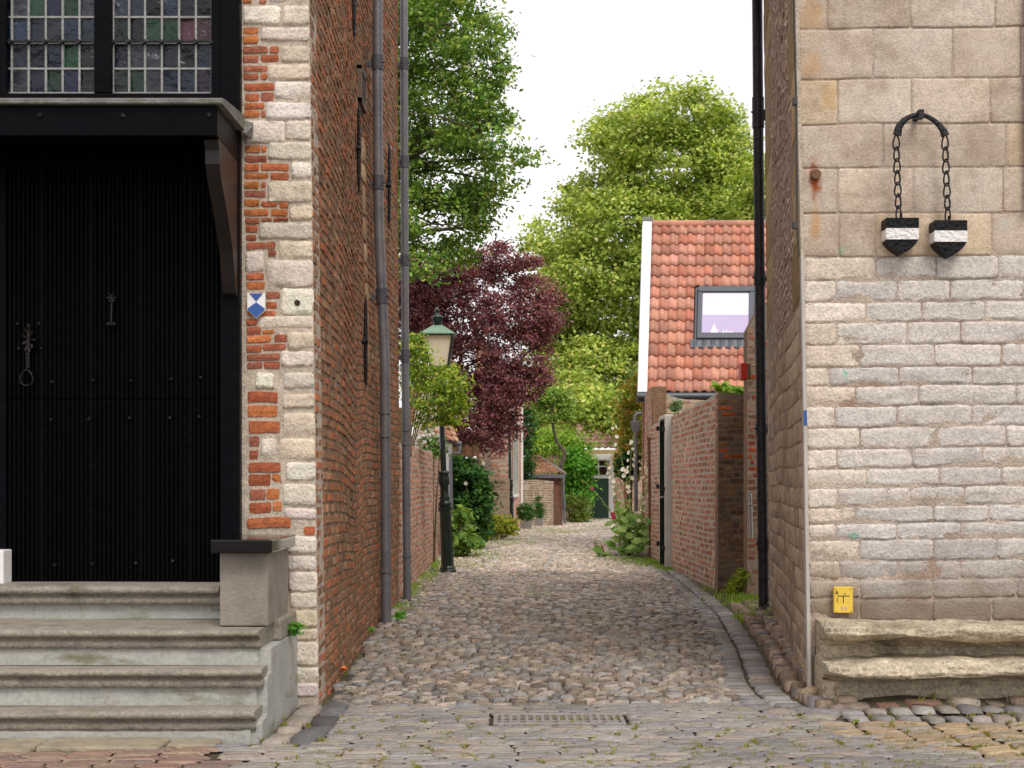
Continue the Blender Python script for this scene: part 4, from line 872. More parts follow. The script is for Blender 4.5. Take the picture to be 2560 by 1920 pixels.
# gate
GT = root('garden_gate', (2.40, 21.5, 0), 'narrow dark green garden gate with steel handle in the right brick wall', 'gate')
def frg(u, z, n=0): 
    x, y, zz_ = frW(np.array(u), np.array(z), np.array(n)); return (float(x), float(y), float(zz_))
def gbox(a, u0, u1, z0, z1, n0, n1): a.hexa([frg(u0, z0, n1), frg(u1, z0, n1), frg(u1, z0, n0), frg(u0, z0, n0)], [frg(u0, z1, n1), frg(u1, z1, n1), frg(u1, z1, n0), frg(u0, z1, n0)])
g0, g1 = GATE[0], GATE[1]
a = M(); gbox(a, g0+.05, g1-.05, .03, 2.28, -.02, .015); a.build('gate_leaf', mGreen, GT, .004)
a = M(); gbox(a, g0-.03, g0+.05, 0, 2.32, -.03, .10); gbox(a, g1-.05, g1+.03, 0, 2.32, -.03, .10); gbox(a, g0+.05, g1-.05, 2.28, 2.34, -.03, .10); a.build('gate_frame', mat('pale_post', S(190,186,176), .6, var=.1, bump=.1), GT, .004)
a = M(); gbox(a, g0+.052, g0+.075, .03, 2.26, .016, .10); gbox(a, g1-.075, g1-.052, .03, 2.26, .016, .10); a.build('edge_strips', mGreen, GT)
for z in (.28, 1.17, 2.08):
    a = M(); gbox(a, g0-.02, g0+.02, z, z+.07, .10, .14); a.build('hinge', mIron, GT, .004); a = M(); gbox(a, g1-.02, g1+.02, z+.04, z+.11, .10, .14); a.build('hinge', mIron, GT, .004)
a = M(); p = frg(g0+.16, 1.08, .02); q = frg(g0+.16, 1.08, .14); a.tube([p, q], .013, 8); a.tube([frg(g0+.10, 1.08, .14), frg(g0+.28, 1.08, .14)], .013, 8); gbox(a, g0+.13, g0+.19, .95, 1.2, .016, .028); a.build('handle', mSteel, GT)
# rusty pipe at the joint with the house
a = M(); a.tube([P(1622, 1095, 23.9), P(1624, 1250, 23.9), P(1626, 1400, 23.9)], .022, 8); a.tube([P(1622, 1093, 23.9), P(1622, 1100, 23.9)], .035, 8); a.tube([P(1624, 1208, 23.9), P(1624, 1216, 23.9)], .032, 8)
tag(a.build('rusty_pipe', mRust), 'thin rusty pipe standing in the joint of the right brick wall', 'pipe')
# building end wall behind the garden wall (with rake) and alarm box
EW = root('brick_annex', (2.85, 16.2, 0), 'narrow brick annex wall with a sloping top behind the black drainpipe', 'building')
def frA(U, V, n): return 2.67+U-.0, 15.9-n+.12*U, V
def topA(u): return 3.02+max(0, min(.32, (u-.0)*1.9))
wall(frA, .75, topA, EW, pal=BRP+[(170,90,60)], m=mBrickL)
LA, frA2 = lerp2((2.672, 15.99), (2.80, 16.72), 1)
wall(frA2, LA, lambda u: 3.0, EW, pal=BR, m=mBrick)
AB = root('alarm_box', P(1860, 930, 15.8), 'small red alarm box on the brick annex beside the black drainpipe', 'alarm box')
a = M(); p = P(1851, 950, 15.75); q = P(1867, 908, 15.75); a.box(p[0], q[0], 15.70, 15.86, p[2], q[2]); a.build('cover', mRed, AB, .01)
a = M(); a.box(q[0], q[0]+.04, 15.72, 15.88, p[2]+.015, q[2]-.01); a.build('backplate', mat('dirty_green_case', S(96,92,60), .7), AB, .005)
# handrail / grey box between the walls
a = M(); 
for (x, y0, y1) in ((1871, 1228, 1345), (1877, 1232, 1348)): a.tube([P(x, y0, 15.4), P(x+3, y1, 15.4)], .012, 8)
a.tube([P(1868, 1262, 15.35), P(1880, 1262, 15.35)], .012, 8); a.tube([P(1870, 1228, 15.35), P(1880, 1230, 15.35)], .010, 8)
tag(a.build('handrail', mSteel), 'short pale metal handrail on the brick annex left of the black drainpipe', 'handrail')

# ------------------------------------------------------------------ house with red tiled roof
RH = root('tiled_house', (3.2, 27, 0), 'brick house with bright orange pantile roof and grey roof window behind the right garden wall', 'building')
def quadfr(p00, p10, p01, p11):
    p00, p10, p01, p11 = [np.array(p) for p in (p00, p10, p01, p11)]; nn = np.cross(p10-p00, p01-p00); nn = nn/np.linalg.norm(nn)
    if nn[2] < 0: nn = -nn
    def f(s, t, n):
        s = s[..., None]; t = t[..., None]; X = (p00*(1-s)+p10*s)*(1-t)+(p01*(1-s)+p11*s)*t+nn*n[..., None]; return X[..., 0], X[..., 1], X[..., 2]
    return f, np.linalg.norm(p10-p00), np.linalg.norm(p01-p00)
def pantiles(name, quad, nt, nc, pal, m, parent, amp=.028, skip=None, s0=0, var=.08):
    f, W, H = quadfr(*quad); sub = 8
    V = []; Q = []; Cc = []
    prof = np.array([0, .35, .8, 1, .85, .45, .1, -.05, 0])*amp
    for c in range(nc):
        t0, t1 = c/nc, (c+1.12)/nc
        for i in range(nt):
            if skip and skip((i+.5)/nt, (c+.5)/nc): continue
            s = (i+np.linspace(0, 1, 9)*1.0)/nt; base = random.uniform(0, .005); lift = .044+base
            S_ = np.stack([s]*4); T_ = np.stack([s*0+t0, s*0+t0, s*0+(t0+t1)/2, s*0+min(t1, 1)]); sk = random.uniform(-.004, .004); T_[:2] += sk
            N_ = np.stack([prof+lift-.034, prof+lift, prof+lift*.55+base, prof+.004])
            x, y, z = f(S_, T_, N_); n = len(V); V += list(np.stack([x, y, z], -1).reshape(-1, 3))
            Q += [(n+j*9+k, n+j*9+k+1, n+(j+1)*9+k+1, n+(j+1)*9+k) for j in range(3) for k in range(8)]
            Cc += [pick(1, pal, var)[0]]*36
    return npmesh(name, V, Q, np.array(Cc), m, parent)
YE, YRg = 26.6, 29.6
e0, e1 = P(1618, 984, YE), P(1618+22.6*22*YE/26.6, 984, YE); r0, r1 = P(1630, 563, YRg), None
wdt = 3.9; e1 = (e0[0]+wdt, YE, e0[2]); r1 = (r0[0]+wdt, YRg, r0[2]); e1 = (e0[0]+wdt, YE, e0[2])
RT = [(204,142,118),(196,130,106),(210,152,130),(182,130,112),(200,146,124)]
swx = lambda s, t: s > (1735-1622)/510 and s < (1900-1622)/510 and .25 < t < .60
e1 = (e0[0]+3.87, YE, e0[2]); r1 = (r0[0]+3.87*1.1, YRg, r0[2])
pantiles('roof_tiles', (e0, e1, r0, r1), 23, 15, RT, mTile, RH, amp=.052, skip=swx)
f, W_, H_ = quadfr(e0, e1, r0, r1)
def fq(s, t, n=0): x, y, z = f(np.array([s]), np.array([t]), np.array([float(n)])); return (float(x[0]), float(y[0]), float(z[0]))
def fbox(a, s0, s1, t0, t1, n0, n1): a.hexa([fq(s0, t0, n0), fq(s1, t0, n0), fq(s1, t1, n0), fq(s0, t1, n0)], [fq(s0, t0, n1), fq(s1, t0, n1), fq(s1, t1, n1), fq(s0, t1, n1)])
a = M(); fbox(a, 0, 1, 0, 1, -.12, -.02); a.build('roof_deck', mWood, RH)
a = M(); fbox(a, -.048, -.002, -.01, 1.012, -.1, .11); a.build('verge_board', mWhite, RH, .006)
a = M(); fbox(a, -.05, .002, 1.0, 1.025, -.08, .13); a.build('lead_cap', mLead, RH, .01)
a = M()
for i in range(12):
    s0_ = i*.083; p, q = Vector(fq(s0_, 1.0, .03)), Vector(fq(s0_+.088, 1.0, .03)); a.col = tuple(pick(1, RT, .06)[0]); a.tube([p, p.lerp(q, .9), q], [.085, .08, .09], 10)
a.build('ridge_tiles', mTile, RH)
# roof window
RW = bpy.data.objects.new('roof_window', None); RW.location = fq(.35, .5, .1); link(RW, RH)
s0, s1, t0, t1 = .235, .51, .285, .585
a = M(); fw_ = .014; ft = .03
fbox(a, s0, s1, t0, t0+ft, .0, .12); fbox(a, s0, s1, t1-ft, t1, .0, .14); fbox(a, s0, s0+fw_*1.6, t0+ft, t1-ft, .0, .12); fbox(a, s1-fw_*1.6, s1, t0+ft, t1-ft, .0, .12)
fbox(a, s0-.012, s0, t0-.02, t1+.01, .0, .05); fbox(a, s1, s1+.012, t0-.02, t1+.01, .0, .05)
a.build('frame', mGrey, RW, .008)
a = M(); fbox(a, s0+fw_*1.6, s1-fw_*1.6, t0+ft, t1-ft, .07, .09); a.build('glass', mSkyGlass, RW)
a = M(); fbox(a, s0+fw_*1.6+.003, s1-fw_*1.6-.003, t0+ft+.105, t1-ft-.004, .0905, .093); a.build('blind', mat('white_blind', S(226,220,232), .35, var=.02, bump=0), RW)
a = M(); 
sc_ = s0+.065; a.add([fq(sc_, t0+ft+.004, .094), fq(sc_+.04, t0+ft+.004, .094), fq(sc_+.018, t0+ft+.055, .094)], [(0, 1, 2)]); 
for k, hh in enumerate((.02, .014, .022, .012, .018, .010)): a.add([fq(sc_+.06+k*.009, t0+ft+.004, .094), fq(sc_+.066+k*.009, t0+ft+.004, .094), fq(sc_+.063+k*.009, t0+ft+.004+hh, .094)], [(0, 1, 2)])
a.build('sill_ornaments', mWhite, RW)
a = M(); N = 60; pts = []
for k in range(N+1):
    s = s0-.03+(s1-s0+.06)*k/N; pts.append(s)
for k in range(N): 
    w1 = .034+.03*max(0, math.sin(2*PI*23*pts[k])); w2 = .034+.03*max(0, math.sin(2*PI*23*pts[k+1]))
    a.add([fq(pts[k], t0-.045-.006*math.sin(2*PI*23*pts[k]), w1+.02), fq(pts[k+1], t0-.045-.006*math.sin(2*PI*23*pts[k+1]), w2+.02), fq(pts[k+1], t0+.002, .075), fq(pts[k], t0+.002, .075)], [(0, 1, 2, 3)], True)
a.build('lead_apron', mGrey, RW)
a = M(); x, y, z = e0; rp_ = []; a.tube([(x-.18, y-.07, z-.05), (x+2.2, y-.07, z-.05)], .065, 10); a.box(x-.2, x+3.9, y-.02, y+.04, z-.16, z-.02); a.build('gutter', mGrey, RH, .004)
# walls of that house: west gable (alley side) and front
LH, frH = lerp2((2.40, 24.0), (2.52, 26.65), 1)
wall(frH, LH, lambda u: min(2.95+max(0, u-2.6)*.0, 2.95) , RH, pal=BRP, m=mBrickL, h=.075)
a = M(); a.add([(2.57, 26.65, 2.9), (2.95, 29.6, 2.9), (2.97, 29.6, 6.5), (2.60, 26.68, 2.98)], [(0, 1, 2, 3)]); a.box(2.5, 6.4, 26.7, 26.9, 0, 3.0); a.box(3.0, 6.4, 29.6, 29.8, 0, 6.5); a.build('gable_wall', mat('gable_brick', S(160,110,88), .9, var=.3, vs_=9, bump=.5), RH)
# raised wall piece between house corner and garden wall
CW = root('raised_wall', (2.7, 24.1, 0), 'raised crumbling brick wall end under the eaves of the orange roofed house', 'wall')
def frC(U, V, n): return 2.41+U, 24.1-n, V
wall(frC, 1.3, lambda u: 2.86-.17*u+.02*math.sin(u*9), CW, pal=[(160,140,112),(150,126,100),(170,150,124),(146,112,88)], m=mBrickL, h=.085, l=.26, z0=1.8)
# grey downpipe with hopper
DP = root('downpipe', (2.27, 25.3, 0), 'grey zinc downpipe with hopper head on the corner of the orange roofed house', 'drainpipe')
Yd = 25.3
a = M(); a.tube([P(1589, 1083, Yd), P(1589, 1180, Yd), P(1591, 1300, Yd), P(1596, 1383, Yd)], .036, 10); a.tube([P(1604, 1034, Yd), P(1592, 1034, Yd), P(1588, 1040, Yd), P(1588, 1055, Yd)], .036, 10); a.build('pipe', mZinc, DP)
a = M(); p = P(1589, 1053, Yd); a.hexa([(p[0]-.05, Yd-.05, p[2]-.21), (p[0]+.05, Yd-.05, p[2]-.21), (p[0]+.05, Yd+.05, p[2]-.21), (p[0]-.05, Yd+.05, p[2]-.21)], [(p[0]-.1, Yd-.08, p[2]), (p[0]+.1, Yd-.08, p[2]), (p[0]+.1, Yd+.08, p[2]), (p[0]-.1, Yd+.08, p[2])]); a.build('hopper', mZinc, DP, .006)

# ------------------------------------------------------------------ left garden wall
LG = root('garden_wall', (-1.3, 19, 0), 'lower brick garden wall with mossy top along the left of the alley', 'wall')
LL, frL = lerp2((-1.235, 15.1), (-1.30, 26.2), -1)
wall(frL, LL, lambda u: 1.72+.012*u+.015*math.sin(u*3), LG, pal=BRP, m=mBrickL, h=.07)
a = M(); a.box(-1.62, -1.23, 16.9, 17.2, 1.6, 2.2); a.build('mossy_pier', mTopMoss, LG, .03, 3)

# ------------------------------------------------------------------ street lamps
def lamp(loc, lean, scale, label):
    x0, y0 = loc; R = root('street_lamp', (x0, y0, 0), label, 'street lamp', 'green street lamps along the alley')
    def c(z): return Vector((x0+lean*z*scale, y0, z*scale))
    def lt(name, prof, m, n=16, par=R, sm_=True):
        a = M(); a.tube([c(z) for z, r in prof], [r*scale for z, r in prof], n, smooth=sm_); return a.build(name, m, par)
    base = lt('base', [(0, .125), (.05, .125), (.07, .115), (.09, .115), (.12, .095), (.9, .085), (.92, .09), (.94, .105), (.99, .105), (1.0, .085)], mGreen, 8, sm_=False)
    lt('collar', [(1.0, .085), (1.03, .105), (1.06, .09), (1.1, .07), (1.12, .08), (1.15, .066), (1.3, .062), (1.34, .082), (1.42, .084), (1.46, .07), (1.48, .082), (1.52, .082), (1.53, .05)], mGreen, 16)
    lt('pole', [(1.53, .044), (2.8, .038), (3.0, .04), (3.02, .06), (3.05, .06), (3.06, .035)], mGreen, 12)
    def fr(z, h): p = c(z); return [(p.x-h*scale, p.y-h*scale, p.z), (p.x+h*scale, p.y-h*scale, p.z), (p.x+h*scale, p.y+h*scale, p.z), (p.x-h*scale, p.y+h*scale, p.z)]
    a = M(); a.hexa(fr(3.08, .115), fr(3.52, .205)); a.build('lantern_glass', mMilk, R)
    a = M(); A_, B_ = fr(3.06, .125), fr(3.53, .217)
    for p, q in zip(A_, B_): a.tube([p, q], .013*scale, 6)
    for h_, z_ in ((.125, 3.06), (.217, 3.53)):
        k = fr(z_, h_)
        for i in range(4): a.tube([k[i], k[(i+1) % 4]], .013*scale, 6)
    a.build('lantern_frame', mGreen, R)
    a = M(); a.hexa(fr(3.535, .262), fr(3.55, .262)); a.hexa(fr(3.551, .255), fr(3.68, .075)); a.build('lantern_roof', mVerd, R)
    lt('chimney', [(3.68, .066), (3.79, .07), (3.795, .085), (3.81, .09), (3.85, .035), (3.87, .02), (3.88, .028), (3.91, .036), (3.94, .024), (3.965, .01)], mGreen, 12)
    return R
lamp((P(1120, 0, 20.0)[0], 19.95), -.0405, .96, 'nearer green street lamp with cream lantern half hidden by yellow honeysuckle')
lamp((P(1277, 0, 34.2)[0], 34.2), -.012, .93, 'distant green street lamp partly behind the purple tree')

# ------------------------------------------------------------------ far left buildings
SHD = root('white_edged_house', (-2.2, 25, 0), 'small white edged house with zinc gutter behind the left garden wall', 'building')
f1 = P(1046, 1000, 27); 
pantiles('roof_tiles', (P(1040, 1085, 27.5), P(1150, 1108, 26.4), P(1000, 960, 30), P(1100, 985, 30)), 8, 10, [(190,140,110),(176,126,98),(196,154,126)], mTileOld, SHD)
a = M(); x0, x1 = P(1115, 0, 27)[0], P(1130, 0, 27)[0]; a.box(x0, x1, 26.9, 27.05, 0, P(0, 1108, 27)[2]); a.build('corner_board', mWhite, SHD, .006)
a = M(); a.box(P(1020, 0, 28)[0], x0, 27.1, 27.3, 0, P(0, 1090, 27.3)[2]); a.add([P(1030, 1100, 27.35), P(1125, 1100, 27.35), P(1085, 985, 27.35), P(1045, 985, 27.35)], [(0, 1, 2, 3)]); a.build('wall', mPlaster, SHD)
a = M(); a.tube([P(1112, 1098, 26.8), P(1153, 1110, 26.8)], .05, 8); a.tube([P(1150, 1112, 26.8), P(1150, 1132, 26.8), P(1130, 1134, 26.8), P(1127, 1150, 26.8), P(1129, 1300, 26.8)], .035, 8); a.build('gutter', mZinc, SHD)
DH = root('dark_roof_house', (-1.6, 30, 0), 'low house with dark brown pantiles above the ivy hedge', 'building')
pantiles('roof_tiles', (P(1125, 1148, 29.5), P(1199, 1148, 29.5), P(1115, 1085, 31), P(1195, 1085, 31)), 4, 4, [(128,92,68),(116,84,64),(110,90,62)], mTileOld, DH, amp=.06)
a = M(); a.box(P(1125, 0, 29.6)[0], P(1198, 0, 29.6)[0], 29.6, 31.5, 0, P(0, 1148, 29.6)[2]); a.build('wall', mat('gable_brick_dark', S(124,88,70), .9, var=.3), DH)
a = M(); a.tube([P(1130, 1150, 29.4), P(1196, 1150, 29.4)], .04, 8); a.build('gutter', mGrey, DH)
# brick house with tall white window
TH = root('tall_brick_house', (-.7, 36, 0), 'tall pink brick house with a high white window behind the purple tree', 'building')
YT = 35.5; xa, xb, xc_ = P(1194, 0, YT)[0], P(1276, 0, YT)[0], P(1302, 0, 43)[0]
def frT(U, V, n): return xa+U, YT-n, V
wall(frT, xb-xa, lambda u: 3.75, TH, pal=BRP, m=mBrickL, h=.09, l=.26)
LT_, frT2 = lerp2((xb, YT), (xc_, 43), -1)
wall(frT2, LT_, lambda u: 3.75, TH, pal=[(186,140,120),(170,116,96),(176,132,112)], m=mBrickL, h=.09, l=.3)
a = M(); a.box(P(1211, 0, YT)[0], P(1226, 0, YT)[0], YT-.05, YT, P(0, 1182, YT)[2], P(0, 1120, YT)[2]); a.build('shutter', mat('grey_shutter', S(150,136,120), .7, var=.15, bump=.1), TH, .01)
wnd = bpy.data.objects.new('window', None); wnd.location = (xb, 38, 2); link(wnd, TH)
def T2(u, z, n): x, y, zz_ = frT2(np.array(float(u)), np.array(float(z)), np.array(float(n))); return (float(x), float(y), float(zz_))
def tb(a, u0, u1, z0, z1, n0, n1): a.hexa([T2(u0, z0, n0), T2(u1, z0, n0), T2(u1, z0, n1), T2(u0, z0, n1)], [T2(u0, z1, n0), T2(u1, z1, n0), T2(u1, z1, n1), T2(u0, z1, n1)])
a = M()
for u in (1.4, 2.6, 3.8, 5.0): tb(a, u, u+.14, 1.0, 3.0, .012, .02)
tb(a, 1.4, 5.14, .95, 1.02, .012, .04); tb(a, 1.4, 5.14, 3.0, 3.1, .012, .04); a.build('frame', mCream if False else mWhite, wnd)
a = M(); tb(a, 1.42, 5.1, 1.0, 3.0, .006, .011); a.build('glass', mat('green_reflection_tint_glass', S(96,112,84), .1, var=.3, vs_=2, bump=.1, spec=.8), wnd)  # green reflection is put into the pane colour
a = M(); tb(a, LT_-.35, LT_-.05, .3, 3.7, .01, .07); a.build('corner_board', mWhite, TH)
# low garden wall with buttress left of second lamp
LW1 = root('low_wall', (-.8, 33.6, 0), 'low brick wall with a raking buttress behind the yellow green shrub', 'wall')
def frQ(U, V, n): return P(1222, 0, 33.6)[0]+U, 33.6-n, V
wall(frQ, .50, lambda u: 1.42+.2*(u < .2), LW1, pal=[(170,128,106),(150,120,96),(166,146,120)], m=mBrickL, h=.085, l=.25)
# end wall with mossy face
MW = root('mossy_wall', (.8, 43.6, 0), 'broad mossy brick yard wall with a raking buttress beside the tiled shed', 'wall')
YM = 43.6
def frM(U, V, n): return P(1304, 0, YM)[0]+U, YM-n, V
mMossBrick = mat('mossy_brick', attr=True, rough=.95, var=.3, vs_=10, bump=.5, bs=60, stain=(S(130,118,76), 1.6, .46, .7), stain2=(S(176,162,136), 4, .6, .4))
wall(frM, P(1384, 0, YM)[0]-P(1304, 0, YM)[0], lambda u: 1.42+.03*math.sin(u*4), MW, pal=[(160,132,104),(150,126,98),(140,118,94),(168,140,114)], m=mMossBrick, h=.075, l=.22)
a = M(); xq = P(1384, 0, YM)[0]; a.extr([(xq+.0, -.05), (xq+.30, -.05), (xq+.02, 1.2), (xq-.0, 1.2)], 'y', YM-.02, YM+.24); a.build('buttress', mBrickL if False else mat('buttress_brick', S(112,84,66), .95, var=.4, vs_=8, bump=.6), MW, .02)
# shed with hipped tiled roof
SD = root('tiled_shed', (1.0, 46, 0), 'small brick shed with mossy red hipped tile roof behind the mossy wall', 'shed')
YS = 45.5; e_l, e_r = P(1325, 1186, YS), P(1405, 1182, YS)
pantiles('roof_tiles', (P(1322, 1184, YS), P(1404, 1184, YS), P(1322, 1138, YS+2), P(1345, 1142, YS+2)), 8, 5, [(168,124,98),(158,118,94),(146,116,90),(178,132,104)], mTileOld, SD, amp=.05)
a = M(); a.box(e_l[0], e_r[0]+.1, YS-.08, YS+.1, e_l[2]-.12, e_l[2]-.0); a.tube([(e_r[0]+.04, YS-.1, e_l[2]-.1), (e_r[0]+.09, YS-.1, 0)], .035, 8); a.build('gutter', mZinc, SD)
a = M(); a.box(e_l[0]-.2, e_r[0]-.02, YS+.1, YS+2, 0, e_l[2]-.1); a.build('wall', mat('shed_brick', S(120,78,62), .9, var=.35, vs_=8), SD)
a = M(); a.tube([(e_r[0]+.1, YS-.1, e_l[2]+.03), (P(1345, 0, YS+2)[0], YS+2, P(0, 1140, YS+2)[2])], .05, 8); a.build('hip_tiles', mat('lichen_ridge', S(140,132,116), .9, var=.3), SD)
# green door house at the end
EH = root('green_door_house', (4, 53, 0), 'far house with dark green door, white fanlight frame and red tiled roof closing the alley', 'building')
YG_ = 53.0
def X53(x): return P(x, 0, YG_)[0]
def Z53(y): return P(0, y, YG_)[2]
def frD(U, V, n): return X53(1380)+U, YG_-n, V
mFar = mat('far_brick', attr=True, rough=.9, var=.2, vs_=6, bump=.3, stain=(S(200,180,150), 2, .55, .4))
wl = X53(1640)-X53(1380); dgap = (X53(1466)-X53(1380), X53(1528)-X53(1380), Z53(1120))
wall(frD, wl, lambda u: Z53(1132), EH, pal=[(196,158,134),(186,144,120),(206,176,150)], m=mFar, h=.09, l=.27, gaps=[dgap])
a = M(); a.box(X53(1380), X53(1640), YG_-.09, YG_+.1, Z53(1136), Z53(1124)); a.build('cornice', mCream, EH, .02)
pantiles('roof_tiles', (P(1440, 1122, YG_), P(1650, 1122, YG_), P(1440, 1040, YG_+2.5), P(1650, 1040, YG_+2.5)), 14, 8, [(180,146,130),(172,136,122),(188,154,138)], mTileOld, EH, amp=.05)
dd_ = bpy.data.objects.new('door', None); dd_.location = (X53(1500), YG_, 0); link(dd_, EH)
a = M(); n = 9; w0, w1 = X53(1472), X53(1520)
for i in range(n): a.box(w0+(w1-w0)*i/n+.006, w0+(w1-w0)*(i+1)/n-.006, YG_-.12, YG_-.06, .06, Z53(1194))
a.build('door_leaf', mat('green_door_paint', S(34,72,54), .5, var=.1, bump=.05), dd_)
a = M(); a.box(X53(1521), X53(1533), YG_-.16, YG_, 0, Z53(1136)); a.box(X53(1462), X53(1471), YG_-.16, YG_, 0, Z53(1136)); a.box(X53(1471), X53(1521), YG_-.15, YG_-.04, Z53(1196), Z53(1190)); a.build('door_frame', mWhite, dd_, .01)
a = M(); a.extr([(YG_-.42, Z53(1140)-.12), (YG_-.16, Z53(1128)-.1), (YG_-.16, Z53(1136)-.16), (YG_-.42, Z53(1140)-.18)], 'x', X53(1462), X53(1526)); a.build('door_hood', mWhite, dd_, .01)
fl = bpy.data.objects.new('fanlight', None); fl.location = (X53(1496), YG_, 1.8); link(fl, EH)
a = M(); a.box(X53(1473), X53(1519), YG_-.1, YG_-.07, Z53(1189), Z53(1142)); a.build('glass', mDarkGlass, fl)
a = M(); xm = X53(1496); zm = Z53(1166)
for (u0, u1, z0, z1) in ((X53(1473), X53(1519), zm-.02, zm+.02), (xm-.02, xm+.02, Z53(1189), Z53(1142)), (X53(1473), X53(1475), Z53(1189), Z53(1142)), (X53(1517), X53(1519), Z53(1189), Z53(1142)), (X53(1473), X53(1519), Z53(1189), Z53(1187)), (X53(1473), X53(1519), Z53(1144), Z53(1142))): a.box(u0, u1, YG_-.13, YG_-.1, z0, z1)
a.tube([(xm, YG_-.13, zm), (xm, YG_-.145, zm)], .06, 12); a.build('glazing_bars', mWhite, fl)
a = M(); a.box(X53(1460), X53(1535), YG_-.5, YG_-.01, -.05, .05); a.build('doorstep', mStep, EH, .01)
# gabled house further back
GH = root('gabled_house', (2, 62, 0), 'distant yellow brick gabled house above the round shrub', 'building')
Yh = 62.0; a = M(); a.extr([(P(1330, 0, Yh)[0], 0), (P(1330, 0, Yh)[0], P(0, 1000, Yh)[2]), (P(1395, 0, Yh)[0], P(0, 985, Yh)[2]), (P(1440, 0, Yh)[0], P(0, 1058, Yh)[2]), (P(1440, 0, Yh)[0], 0)], 'y', Yh, Yh+6); 
mYB = mat('yellow_brick', S(206,178,140), .9, var=.12, vs_=6, bump=.2, stain=(S(190,140,110), 1.5, .5, .5))
a.build('wall', mYB, GH)
a = M(); a.tube([P(1395, 980, Yh-.1), P(1442, 1060, Yh-.1)], .09, 6); a.build('verge', mLead, GH)
a = M(); a.box(P(1333, 0, Yh)[0], P(1342, 0, Yh)[0], Yh-.05, Yh, P(0, 1085, Yh)[2], P(0, 1042, Yh)[2]); a.build('window_frame', mWhite, GH)
# pale house seen through the purple tree
PH = root('pale_house', (-.6, 48, 0), 'pale gabled house glimpsed through the gap in the purple tree', 'building')
a = M(); Yh = 50; a.extr([(P(1190, 0, Yh)[0], 0), (P(1190, 0, Yh)[0], P(0, 870, Yh)[2]), (P(1225, 0, Yh)[0], P(0, 850, Yh)[2]), (P(1300, 0, Yh)[0], P(0, 930, Yh)[2]), (P(1300, 0, Yh)[0], 0)], 'y', Yh, Yh+4); a.build('wall', mat('orange_wall', S(206,160,120), .9, var=.15), PH)
a = M(); a.hexa([P(1215, 862, Yh-.2), P(1305, 948, Yh-.2), P(1305, 948, Yh+4), P(1215, 862, Yh+4)], [P(1222, 840, Yh-.2), P(1312, 925, Yh-.2), P(1312, 925, Yh+4), P(1222, 840, Yh+4)]); a.build('roof', mat('pale_slate', S(190,190,196), .5, var=.1), PH)

# ------------------------------------------------------------------ trees
def tree(name, label, base, top, r0, lobes, per, clump, dens, L, Wd, pal, m=mLeafA, seed=1, cat='tree', droop=0, up=.5, nl=14, thin=.02, shell=.55, twigs=0, cv=.35):
    R = root(name, base, label, cat)
    pts, outs = lobe_points(lobes, per, clump, dens=dens, shell=shell)
    c_ = lc(len(pts), pal, .16, 1.5 if m is mLeafP else 1.45)*(1+.35*np.repeat(RNG.normal(0, cv, (len(pts)//per+1, 1)), per, 0)[:len(pts)])
    leaves('crown', pts, L, Wd, np.clip(c_, .004, .8), m, R, up=up, out=outs*.6, droop=droop)
    a = M(); rr = random.Random(seed); tg = [l[:3] for l in rr.sample(lobes, min(nl, len(lobes)))]
    limbs(a, base, top, r0, tg, seed=seed, thin=thin)
    for k in range(twigs):
        l = rr.choice(lobes); p = Vector(l[:3]); q = p+Vector((rr.gauss(0, 1)*l[3], -abs(rr.gauss(0, 1))*l[4], rr.gauss(0, .7)*l[5])); mid = p.lerp(q, .5)+Vector((0, 0, .1)); a.tube([p, mid, q], [.02, .013, .004], 5)
    a.build('trunk', mBark, R); return R
OL = [(1020,80,150,150),(1130,60,110,95),(1215,70,50,38),(1060,260,160,130),(1190,230,80,80),(1250,160,25,30),(1200,330,90,60),(1290,390,48,24),(1120,420,150,110),(1230,455,60,40),(1080,560,140,90),(1215,562,38,18),(1130,630,60,45),(1050,660,60,35),(900,100,180,200),(900,350,180,200),(900,550,150,120),(1120,-60,120,80),(980,-60,150,100),(1250,300,30,30),(1225,120,30,30),(1160,500,80,40)]
tree('oak_tree', 'green oak tree with large lobed leaves rising behind the left drainpipes', (P(860, 0, 27)[0], 28, 0), P(900, 300, 28), .28, pxlobes(OL, 27, 1.0, 1.0), 34, .30, 1.15, .115, .06, OAK, cv=.6, seed=3, nl=20, thin=.012, twigs=40)
LM = [(1690,290,125,75),(1620,300,70,50),(1560,350,100,75),(1500,345,40,35),(1800,370,85,100),(1850,480,60,90),(1680,430,190,120),(1500,490,95,60),(1430,520,40,35),(1420,590,100,60),(1345,630,45,40),(1560,570,150,100),(1750,560,140,110),(1480,690,120,90),(1400,720,50,60),(1440,800,90,100),(1560,780,130,140),(1500,930,110,90),(1430,900,70,70),(1530,1030,60,45),(1660,700,100,120),(1750,760,120,140),(1880,600,100,200),(1385,820,45,60),(1370,930,55,70),(1340,1010,40,60),(1570,960,70,90),(1545,1010,50,40,-9.5),(1580,1045,34,50,-9.5),(1510,1055,44,20,-9.5),(1465,1010,50,26,-9.5),(1535,1058,26,10,-9.5),(1500,1040,36,12,-9.5),(1560,1050,24,26,-9.5),(1470,1030,36,14,-9.5),(1590,1060,20,30,-9.5),(1440,960,60,30,-9)]
tree('lime_tree', 'big round yellow green lime tree rising behind the orange tiled roof', (P(1600, 0, 62)[0], 62, 0), P(1620, 500, 62), .5, pxlobes(LM, 60, .9, 1.5), 60, .75, 2.0, .21, .135, LIME, cv=.7, seed=5, nl=16, thin=.03)
